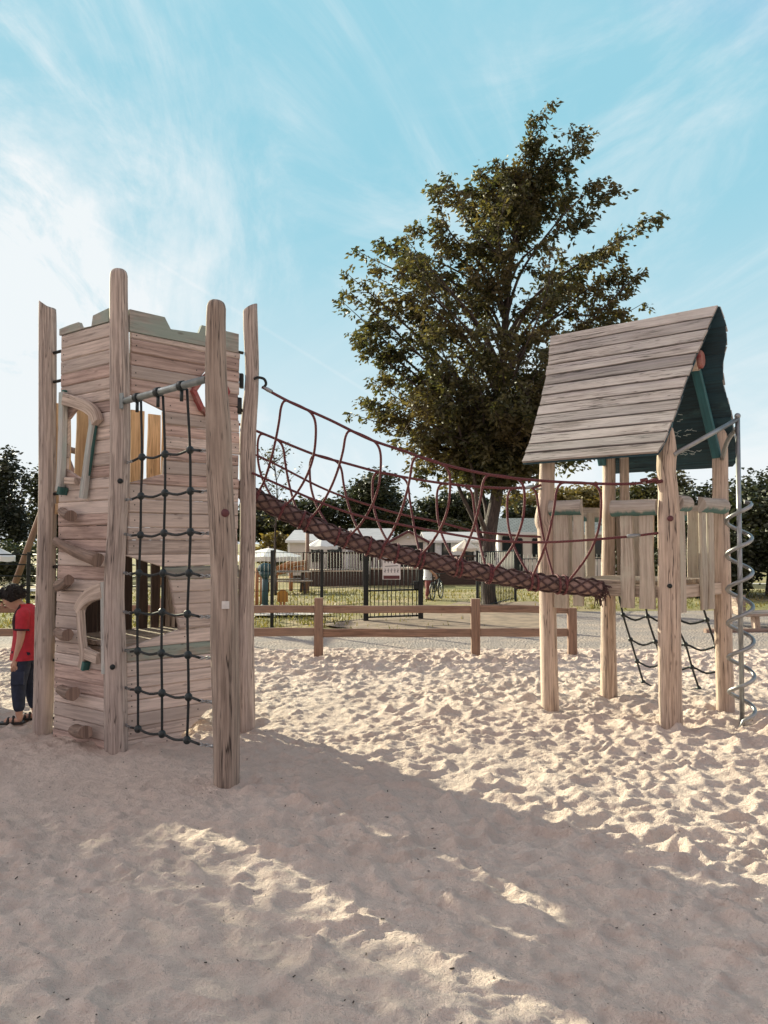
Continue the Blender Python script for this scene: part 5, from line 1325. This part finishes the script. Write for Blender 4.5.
    # dark stripe down the sleeves
    for nm, sg in (('L', 1), ('Q', -1)):
        mb = MB()
        q0 = g('neck0', .03, .045*sg, .03); q1 = g('sh' + nm, .058, .02*sg, -.01); q2 = g('sh' + nm).lerp(g('el' + nm), .60) + F*(.045*k) + S*(.03*sg*k)
        mb.tube(smooth_path([q0, q1, q1.lerp(q2, .5) + F*(.012*k), q2], 4), .017*k, 8)
        c0 = g('sh' + nm).lerp(g('el' + nm), .60); c1 = g('sh' + nm).lerp(g('el' + nm), .67); mb.tube([c0, c1], [.066*k, .067*k], 14)
        mb.build("sleeve_stripe", M['shirtdark'], p)
    TJ = []; TE = []
    def ta(pos, r, par=None):
        TJ.append((pos, (r[0]*k, r[1]*k) if hasattr(r, '__len__') else r*k)); i = len(TJ) - 1
        if par is not None: TE.append((par, i))
        return i
    t0 = ta(g('pelvis', 0, 0, -.05), .078)
    for nm in 'lr':
        a = ta(g('hip' + nm, 0, 0, -.02), .084, t0); c = ta(g('hip' + nm).lerp(g('knee' + nm), .6), .080, a); b = ta(g('knee' + nm), .070, c); d_ = ta(g('calf' + nm, 0, 0, -.03), .058, b); ta(g('ankle' + nm, 0, 0, .03), .050, d_)
    skin_mesh("trousers", TJ, TE, trous, p)
    for nm, sg in (('l', 1), ('r', -1)): mb = MB(); c = g('knee' + nm, -.02, .07*sg, .06); mb.box(c, (.11*k, .035*k, .12*k), face, ch=.01); mb.build("cargo_pocket", trous, p)
    for nm, sg in (('l', 1), ('r', -1)):
        mb = MB(); hl = g('heel' + nm); bl = g('ball' + nm); to = g('toe' + nm); dn = Vector((0, 0, -.026*k)); dz = hl.z
        a = Vector((hl.x, hl.y, o.z + .010*k)) - F*(.03*k); b = Vector((to.x, to.y, o.z + .010*k)) + F*(.03*k); mb.board(a, b, S, .07*k, .02*k, w1=.085*k, ch=.004*k, nseg=4)
        m_ = bl; mb.tube([m_ + S*(.045*k) + Vector((0, 0, -.02*k)), m_ + Vector((0, 0, .026*k)), m_ - S*(.045*k) + Vector((0, 0, -.02*k))], .013*k, 8)
        m_ = hl + F*(.05*k); mb.tube([m_ + S*(.042*k) + Vector((0, 0, -.02*k)), m_ + F*(.01*k) + Vector((0, 0, .034*k)), m_ - S*(.042*k) + Vector((0, 0, -.02*k))], .012*k, 8)
        mb.build("sandal", M['sandal'], p)
    return p
bz = 0.02
bp = gnd(25, 724)
person((bp.x, bp.y, bz), R(186), 1.255, "child in a red jersey and navy trousers looking down beside the tower", dict(bow=1.0, feet=((.045, 1), (-.045, -1)), elbow=(.0, .15, .77), wrist=(.04, .14, .60)), M['redshirt'], M['navy'], M['hair'])
bp2 = Vector((xY(427.5, 21), 21, terr(0, 21)))
person(tuple(bp2), R(8), 1.28, "distant person in a white top and dusky red trousers standing past the gate", dict(bow=.6, elbow=(.10, .15, .80), wrist=(.22, .12, .72)), M['whitecloth'], M['pinkcloth'], M['hair'])
# child's bicycle by the distant person
bk0 = Vector((xY(436.5, 21.2), 21.2, terr(0, 21.2))); bike = thing("bicycle", bk0, "small dark bicycle beside the distant person past the gate", "bicycle")
e = Vector((.35, .94, 0)).normalized()
for s in (-1, 1):
    mb = MB(); c = bk0 + e*(.42*s) + Vector((0, 0, .25)); mb.tube([c + e*(.24*math.cos(q)) + Vector((0, 0, .24*math.sin(q))) for q in [2*PI*i/24 for i in range(25)]], .02, 6, False); wl = mb.build("wheel", M['blackmetal'], bike)
    mb = MB()
    for i in range(8): q = PI*i/8; mb.tube([c + e*(.23*math.cos(q)) + Vector((0, 0, .23*math.sin(q))), c - e*(.23*math.cos(q)) - Vector((0, 0, .23*math.sin(q)))], .003, 4)
    mb.build("spokes", M['steel'], wl)
mb = MB(); cA = bk0 + Vector((0, 0, .25)); hd_ = bk0 + e*.30 + Vector((0, 0, .58)); st_ = bk0 - e*.14 + Vector((0, 0, .52))
for a, b in ((cA, hd_), (cA, st_), (st_, hd_), (st_, bk0 - e*.42 + Vector((0, 0, .25))), (cA, bk0 - e*.42 + Vector((0, 0, .25))), (hd_, bk0 + e*.42 + Vector((0, 0, .25)))): mb.tube([a, b], .016, 6)
mb.build("frame", M['blackmetal'], bike)
mb = MB(); mb.tube([hd_, hd_ + Vector((0, 0, .14))], .013, 6); mb.tube([hd_ + Vector((-.2, .07, .15)), hd_ + Vector((0, 0, .13)), hd_ + Vector((.2, -.07, .15))], .012, 6); mb.build("handlebar", M['blackmetal'], bike)
mb = MB(); mb.tube([st_, st_ + Vector((0, 0, .08))], .012, 6); mb.board(st_ + Vector((0, 0, .10)) - e*.11, st_ + Vector((0, 0, .10)) + e*.11, (1, 0, 0), .11, .04, w1=.05, ch=.012); mb.build("saddle", M['blackmetal'], bike)

# ================================================================ TREES
def leaf_mesh(C, size, rng, droop=.5, asp=.5, fold=.18, out=None):
    """C: (n,3) leaf positions -> one small bent kite per leaf"""
    n = len(C); a = rng.rand(n) * 6.283
    d = np.stack([np.cos(a), np.sin(a), -droop + (rng.rand(n) - .5) * 1.1], 1)
    if out is not None: d[:, :2] += out[:, :2] * .8
    d /= np.linalg.norm(d, axis=1, keepdims=True)
    r = rng.randn(n, 3); s = np.cross(d, r); s /= np.linalg.norm(s, axis=1, keepdims=True); nn = np.cross(d, s)
    L = (size * (.55 + .85 * rng.rand(n)))[:, None]; w = L * asp * .5
    p0 = C; p1 = C + d*L*.45 + s*w + nn*L*fold; p2 = C + d*L; p3 = C + d*L*.45 - s*w + nn*L*fold
    V = np.stack([p0, p1, p2, p3], 1).reshape(-1, 3)
    b = np.arange(n)[:, None] * 4
    Fc = np.concatenate([b + np.array([[0, 1, 2]]), b + np.array([[0, 2, 3]])], 1).reshape(-1, 3)
    return V, Fc
def mesh_np(name, V, Fc, m, parent):
    me = bpy.data.meshes.new(name); org = parent_org(parent); V = V - np.array(org)
    me.vertices.add(len(V)); me.vertices.foreach_set("co", V.astype(np.float32).ravel())
    k = Fc.shape[1]; me.loops.add(Fc.size); me.polygons.add(len(Fc)); me.loops.foreach_set("vertex_index", Fc.astype(np.int32).ravel())
    me.polygons.foreach_set("loop_start", (np.arange(len(Fc)) * k).astype(np.int32))
    try: me.polygons.foreach_set("loop_total", np.full(len(Fc), k, dtype=np.int32))
    except Exception: pass
    me.update(calc_edges=True); me.materials.append(m); return link(name, me, parent)

# ---- the big cherry like tree
def main_tree():
    rng = np.random.RandomState(21); rr = random.Random(21)
    Y = 19.2; bx = xY(489, Y); t = thing("tree", (bx, Y, 0), "large broad leafed tree with dark brownish green crown behind the playhouse", "tree")
    def TP(px, py, dy=0): p = at(px, py, Y); return p + Vector((0, dy, 0))
    tr = MB()
    trunk = smooth_path([Vector((bx, Y, -.25)), Vector((bx, Y, .05)), TP(488.5, 590), TP(487.5, 560), TP(491, 525), TP(497, 492), TP(500, 450), TP(502, 400), TP(504, 340), TP(510, 270), TP(521, 205), TP(534, 160), TP(541, 130)], 4)
    rad = list(np.interp(np.arange(len(trunk)) / (len(trunk) - 1), [0, .05, .1, .3, .42, .6, .8, 1], [.36, .27, .20, .17, .15, .11, .06, .012])); tr.tube(trunk, rad, 14, wob=.06)
    LIMB = []
    low = [smooth_path([TP(487, 562), TP(478, 530), TP(462, 495), TP(448, 460), TP(425, 420)], 5), smooth_path([TP(487.5, 548, .1), TP(489, 510, .5), TP(480, 470, .9), TP(465, 420, 1.4)], 5), smooth_path([TP(489, 540, -.1), TP(476, 512, -.5), TP(470, 476, -.7), TP(452, 430, -1.2)], 5)]
    for P in low: tr.tube(P, list(np.linspace(.075, .025, len(P))), 8, wob=.05)
    tips = [(543, 112), (531, 135), (556, 138), (581, 150), (592, 192), (575, 175), (598, 205), (642, 217), (660, 216), (606, 240), (625, 262), (648, 268), (637, 274), (655, 299), (640, 318), (612, 300), (605, 330), (620, 345),
            (500, 172), (486, 190), (517, 168), (478, 182), (462, 195), (441, 196), (428, 208), (411, 214), (398, 228), (371, 222), (380, 240), (336, 262), (352, 258), (358, 272), (332, 291), (345, 300), (350, 326), (345, 330), (362, 348), (358, 396), (346, 418), (372, 408), (366, 380), (382, 430), (398, 446), (408, 462),
            (425, 478), (450, 486), (470, 488), (525, 486), (548, 482), (565, 470), (590, 455), (600, 430), (610, 400), (615, 370), (440, 462), (505, 480)]
    leaves = []; outs = []; tw = MB()
    trP = [Vector(p) for p in trunk]
    def spray(P, dens, out, k0=.22):
        """twigs and leaves along the outer part of a branch"""
        n = len(P)
        for i in range(int(n*k0), n):
            k = i / (n - 1); e_ = dens * (1.0 if k > .45 else .6); nt = int(e_) + (1 if rr.random() < e_ % 1 else 0)
            for _ in range(nt):
                p = P[i].lerp(P[min(i+1, n-1)], rr.random()); tl = rr.uniform(.22, .62) * (1.2 - .75*k)
                dd = Vector((rr.gauss(0, 1), rr.gauss(0, 1), rr.gauss(.05, .8))) + out*.7; dd.normalize(); q = p + dd*tl + Vector((0, 0, -.05))
                if rr.random() < .3: tw.tube([p, p.lerp(q, .5) + Vector((0, 0, .03)), q], [.006, .004, .002], 3, False)
                for _k in range(int(rr.uniform(12, 28) * tl / .5)):
                    f = rr.random() ** .8; c = p.lerp(q, f) + Vector((rr.gauss(0, .05), rr.gauss(0, .05), rr.gauss(-.02, .05))); leaves.append(c); outs.append(out)
    def limb(tip, dens, main=True):
        h = math.hypot(tip.x - (bx + .2), tip.y - Y); z0 = max(3.0, min(tip.z - h * rr.uniform(.75, 1.35), 11.4))
        st = min(trP, key=lambda p: abs(p.z - z0)); d = tip - st; L = d.length; hz = Vector((d.x, d.y, 0)) * -.10
        c1 = st + d*.33 + Vector((rr.uniform(-.15, .15), rr.uniform(-.15, .15), L*.04)) + hz; c2 = st + d*.70 + Vector((rr.uniform(-.3, .3), rr.uniform(-.3, .3), L*.03)) + hz*.7
        P = smooth_path([st, c1, c2, tip], 6); r0 = .014 + .008*L; tr.tube(P, list(np.linspace(r0, .006, len(P))), 6)
        out = Vector((d.x, d.y, 0)); out = out.normalized() if out.length > .1 else Vector((0, 0, 0))
        spray(P, dens, out)
        for k in ((.42, .58, .74, .86) if L > 2.2 else (.5, .75)):      # side branches fill the crown out between the limbs
            s0 = P[int(k * (len(P) - 1))]; sl = rr.uniform(.55, 1.25) * (1.15 - .55*k) * (1 if L > 2.2 else .6)
            dd = (d.normalized()*.6 + Vector((rr.gauss(0, .7), rr.gauss(0, .7), rr.gauss(.15, .6)))).normalized(); e = s0 + dd*sl
            Q = smooth_path([s0, s0.lerp(e, .55) + Vector((0, 0, .06)), e], 3); tr.tube(Q, list(np.linspace(.014, .004, len(Q))), 4); spray(Q, dens * .95, out, .3)
    for px, py in [q for q in tips if q[1] < 470]:
        limb(TP(498 + (px - 498)*.955, 300 + (py - 300)*.92 if py < 300 else py, rr.uniform(-1.6, 1.6) * (1 if abs(px - 495) < 110 else .5)), 2.2)
    # fill of the crown all round, inside the same uneven outline
    def half(z):   # crown radius by height
        return float(np.interp(z, [2.9, 3.4, 4.3, 5.0, 5.8, 7, 8.2, 9.3, 10.5, 11.3, 12.3], [.5, 1.0, 1.9, 3.1, 3.6, 3.8, 3.8, 3.3, 2.2, 1.2, .3]))
    for i in range(120):
        z = rr.uniform(3.9, 11.2) if i > 60 else rr.uniform(3.6, 6.5); a = rr.uniform(0, 6.283); f = rr.uniform(.5, 1.0) if i % 3 else rr.uniform(.15, .5); r = half(z) * f
        cxz = bx + .15 + (.25 if z > 8 else 0); limb(Vector((cxz + r*math.cos(a)*1.02, Y + r*math.sin(a), z)), 1.5)
    for i in range(12):                                 # the tapering leader
        z = rr.uniform(10.2, 12.0); a = rr.uniform(0, 6.283); r = float(np.interp(z, [10.2, 11.2, 12.0], [1.5, .95, .5])) * rr.uniform(.5, 1); q = min(trP, key=lambda p: abs(p.z - z)); limb(Vector((q.x + r*math.cos(a), q.y + r*math.sin(a), z)), 2.2)
    C = np.array([tuple(p) for p in leaves]); Oo = np.array([tuple(p) for p in outs]); keep = rng.rand(len(C)) < min(1, 78000 / len(C)); C = C[keep]; Oo = Oo[keep]
    V, Fc = leaf_mesh(C, .14, rng, .55, .50, .16, Oo)
    tr.build("trunk", M['bark'], t); mesh_np("crown", V, Fc, M['leaf_main'], t); tw.build("twigs", M['bark'], t)
    print("main leaves", len(C))
main_tree()

def tree(label, px, ytop, Y, half_px, m, n=4200, leaf=.30, ybot=None, shape='round', seed=0, trunk_r=.16, name="tree", cat="tree", group=None, trunk=True, xyz=None, lobes=None, gap=.0, zt=None):
    rng = np.random.RandomState(100 + seed); rr = random.Random(100 + seed)
    if xyz is None:
        x = xY(px, Y); z0 = terr(x, Y) if Y > 20 else 0; ztop = at(px, ytop, Y).z; r = half_px / FPX * Y
    else:
        x, Y, r = xyz; z0 = 0; ztop = zt; ybot = -1
    zb = z0 + (ztop - z0) * .18 if ybot is None else (.45 if ybot == -1 else at(px, ybot, Y).z)
    t = thing(name, (x, Y, z0), label, cat, group)
    H = ztop - zb; cz = zb + H * .5
    pts = []; cl = []
    nl = lobes or 13
    for i in range(nl):
        if shape == 'round':
            u = rr.uniform(-.75, .80); a = rr.uniform(0, 6.283); q = math.sqrt(max(0, 1 - u*u)) * rr.uniform(.35, .78); cl.append((x + r*q*math.cos(a), Y + r*q*math.sin(a)*.9, cz + H*.5*u*.78, r * rr.uniform(.30, .46), H * rr.uniform(.13, .21)))
        elif shape == 'cone':
            k = i / (nl - 1); rad = r * (1 - k) ** .85 + .05*r; a = i * 2.4; cl.append((x + rad*.55*math.cos(a), Y + rad*.55*math.sin(a), zb + H*k*.95, rad*.62 + .05*r, H*.085))
        else:   # hedge / shrub mass
            cl.append((x + r*rr.uniform(-.8, .8), Y + rr.uniform(-.6, .6)*min(r, 2.0), zb + H*rr.uniform(.15, .72), r*rr.uniform(.22, .36), H*rr.uniform(.18, .28)))
    if shape == 'round': cl.append((x, Y, cz + H*.30, r*.42, H*.20)); cl.append((x, Y, cz - H*.1, r*.55, H*.3))
    w = np.array([c[3]**2 * c[4] for c in cl]) ** .6; w /= w.sum(); idx = rng.choice(len(cl), n, p=w); c = np.array(cl)[idx]
    d = rng.randn(n, 3); d /= np.linalg.norm(d, axis=1, keepdims=True); rad = rng.rand(n) ** .38 * (1 + .16*rng.randn(n))
    C = c[:, :3] + d * rad[:, None] * np.stack([c[:, 3], c[:, 3], c[:, 4]], 1)
    C = C[C[:, 2] > z0 + .05]
    V, Fc = leaf_mesh(C, leaf, rng, .25, .55, .15)
    if trunk:
        mb = MB(); top = Vector((x, Y, zb + H * (.9 if shape == 'cone' else .55))); mb.tube(smooth_path([(x, Y, z0 - .2), (x + rr.uniform(-.1, .1), Y, z0 + (zb - z0)*.7 + .3), top], 4), list(np.linspace(trunk_r, trunk_r*.25, 9)), 8, wob=.06)
        for cc in cl[:9]:
            s_ = Vector((x, Y, min(zb + H*.25, cc[2]))); mb.tube(smooth_path([s_, s_.lerp(Vector(cc[:3]), .6) + Vector((0, 0, .1)), cc[:3]], 3), list(np.linspace(trunk_r*.4, .02, 7)), 5)
        mb.build("trunk", M['bark'], t)
    mesh_np("crown", V, Fc, m, t); return t
G_FAR = "trees behind the mobile homes"
tree("round dark tree standing tallest behind the gabled mobile home", 380, 468, 58, 46, M['leaf_dark'], 9500, .34, 545, seed=1, group=G_FAR)
tree("dark bushy tree behind the taupe mobile home's roof", 322, 498, 60, 46, M['leaf_dark'], 8000, .38, 545, seed=2, group=G_FAR)
tree("dark tree between the bare sapling and the round tree", 284, 500, 62, 40, M['leaf_dark'], 6500, .38, 548, seed=3, group=G_FAR)
tree("dark tree behind the white mobile home, left one of two", 428, 496, 63, 36, M['leaf_dark'], 7000, .36, 545, seed=4, group=G_FAR)
tree("dark tree just left of the big tree's trunk", 466, 490, 61, 36, M['leaf_dark'], 7500, .36, 545, seed=5, group=G_FAR)
tree("low brownish tree behind the white mobile home's roof", 446, 518, 52, 24, M['leaf_mid'], 2600, .3, 545, seed=6, group=G_FAR)
tree("dark tree seen through the rope bridge right of the trunk", 520, 500, 56, 24, M['leaf_dark'], 5000, .32, 540, seed=7, group=G_FAR)
tree("sunlit yellowish tree far behind the tiled mobile home", 545, 486, 80, 44, M['leaf_yellow'], 8000, .45, 530, seed=8, group=G_FAR)
tree("sunlit yellowish tree seen between the playhouse posts", 592, 484, 84, 44, M['leaf_yellow'], 8000, .45, 530, seed=9, group=G_FAR)
tree("small yellow leafed bush between tower post and taupe mobile home", 275, 530, 44, 19, M['leaf_yellow'], 2600, .26, 572, seed=10, group=G_FAR)
tree("dark tree behind the tower's right side", 248, 502, 60, 30, M['leaf_dark'], 3600, .38, 550, seed=11, group=G_FAR)
tree("dark tree hidden behind the tower's middle", 190, 498, 60, 40, M['leaf_dark'], 3600, .4, 550, seed=12, group=G_FAR)
tree("dark tree with a thin pointed top at the left edge", 10, 446, 44, 24, M['leaf_con'], 4600, .26, 560, 'round', seed=13, group=G_FAR, lobes=18)
tree("dark broad tree just left of the tower's left post", 44, 466, 47, 28, M['leaf_dark'], 5600, .3, 560, seed=14, group=G_FAR)
tree("dark tree at the frame's edge behind the hedge", -25, 470, 50, 34, M['leaf_dark'], 3600, .36, 560, seed=15, group=G_FAR)
tree("dark tree behind the tower's left post", 85, 486, 52, 30, M['leaf_dark'], 3400, .36, 560, seed=16, group=G_FAR)
for i, (px, yt, Y, hp, lab) in enumerate(((20, 533, 29, 34, "clipped dark hedge with sunlit top behind the black railing"),)):
    h = tree(lab, px, yt, Y, hp * 1.6, M['leaf_dark'], 6500, .16, 585, 'hedge', seed=30, trunk=False, name="hedge", cat="hedge", lobes=26)
# shrubs and trees at the right
G_R = "shrubs right of the playhouse"
tree("dark leafy shrub right of the spiral pole, tallest at the edge", 768, 468, 24, 66, M['leaf_dark'], 13000, .17, 572, seed=20, group=G_R, lobes=20)
tree("dark shrub seen between playhouse post and spiral pole", 706, 482, 25, 54, M['leaf_dark'], 12000, .17, 578, seed=21, group=G_R)
tree("brownish green shrub behind the front playhouse post", 664, 470, 27, 44, M['leaf_mid'], 12000, .17, 568, seed=22, group=G_R)
tree("dark shrub under the playhouse rail", 636, 484, 28, 42, M['leaf_dark'], 10000, .18, 582, seed=23, group=G_R)
tree("low dark bush filling the gap below the tall shrubs", 690, 506, 23, 54, M['leaf_dark'], 12000, .15, 594, 'hedge', seed=24, group=G_R, trunk=False, lobes=20)
tree("low dark bush at the right edge below the tall shrub", 775, 515, 22.5, 60, M['leaf_dark'], 9000, .15, 585, 'hedge', seed=25, group=G_R, trunk=False, lobes=20)
# sparse sapling beside the tower
def sapling():
    rr = random.Random(77); rng = np.random.RandomState(77); Y = 24; x = xY(276, Y); t = thing("sapling", (x, Y, 0), "thin sparse sapling with few leaves right of the tower", "tree"); mb = MB(); lv = []
    P = smooth_path([(x, Y, -.2), at(275, 540, Y), at(277, 490, Y), at(272, 445, Y)], 5); mb.tube(P, list(np.linspace(.05, .008, len(P))), 7)
    for i in range(30):
        k = rr.uniform(.35, .98); p = P[int(k * (len(P) - 1))]; a = rr.uniform(0, 6.28); L = rr.uniform(.5, 1.2); q = p + Vector((math.cos(a)*L*.8, math.sin(a)*L*.6, L*.75)); mb.tube([p, p.lerp(q, .5) + Vector((0, 0, -.05)), q], [.012, .008, .003], 4)
        for _ in range(13): f = rr.uniform(.3, 1.05); c = p.lerp(q, f) + Vector((rr.gauss(0, .08), rr.gauss(0, .08), rr.gauss(0, .08))); lv.append(tuple(c))
    V, Fc = leaf_mesh(np.array(lv), .12, rng, .2, .5); mb.build("trunk", M['bark'], t); mesh_np("crown", V, Fc, M['leaf_mid'], t)
sapling()
# trees standing left of the sandpit (out of the picture), whose shade falls across the front of the sand
G_S = "trees left of the sandpit"
tree("broad shade tree left of the sandpit, nearer the camera", 0, 0, 0, 0, M['leaf_mid'], 19000, .12, None, seed=40, group=G_S, xyz=(-8.61, 9.84, 2.0), zt=6.6)
tree("added unseen shrub shading the sand left of the tower", 0, 0, 0, 0, M['leaf_mid'], 5000, .12, -1, 'round', seed=42, name="shrub", cat="shrub", group=None, xyz=(-5.25, 8.2, .8), zt=2.2)  # out-of-view shrub, added to block sun from the sand's left edge
tree("broad shade tree left of the sandpit, farther back", 0, 0, 0, 0, M['leaf_mid'], 9000, .26, None, seed=41, group=G_S, xyz=(-11.0, 6.9, 2.3), zt=7.6)
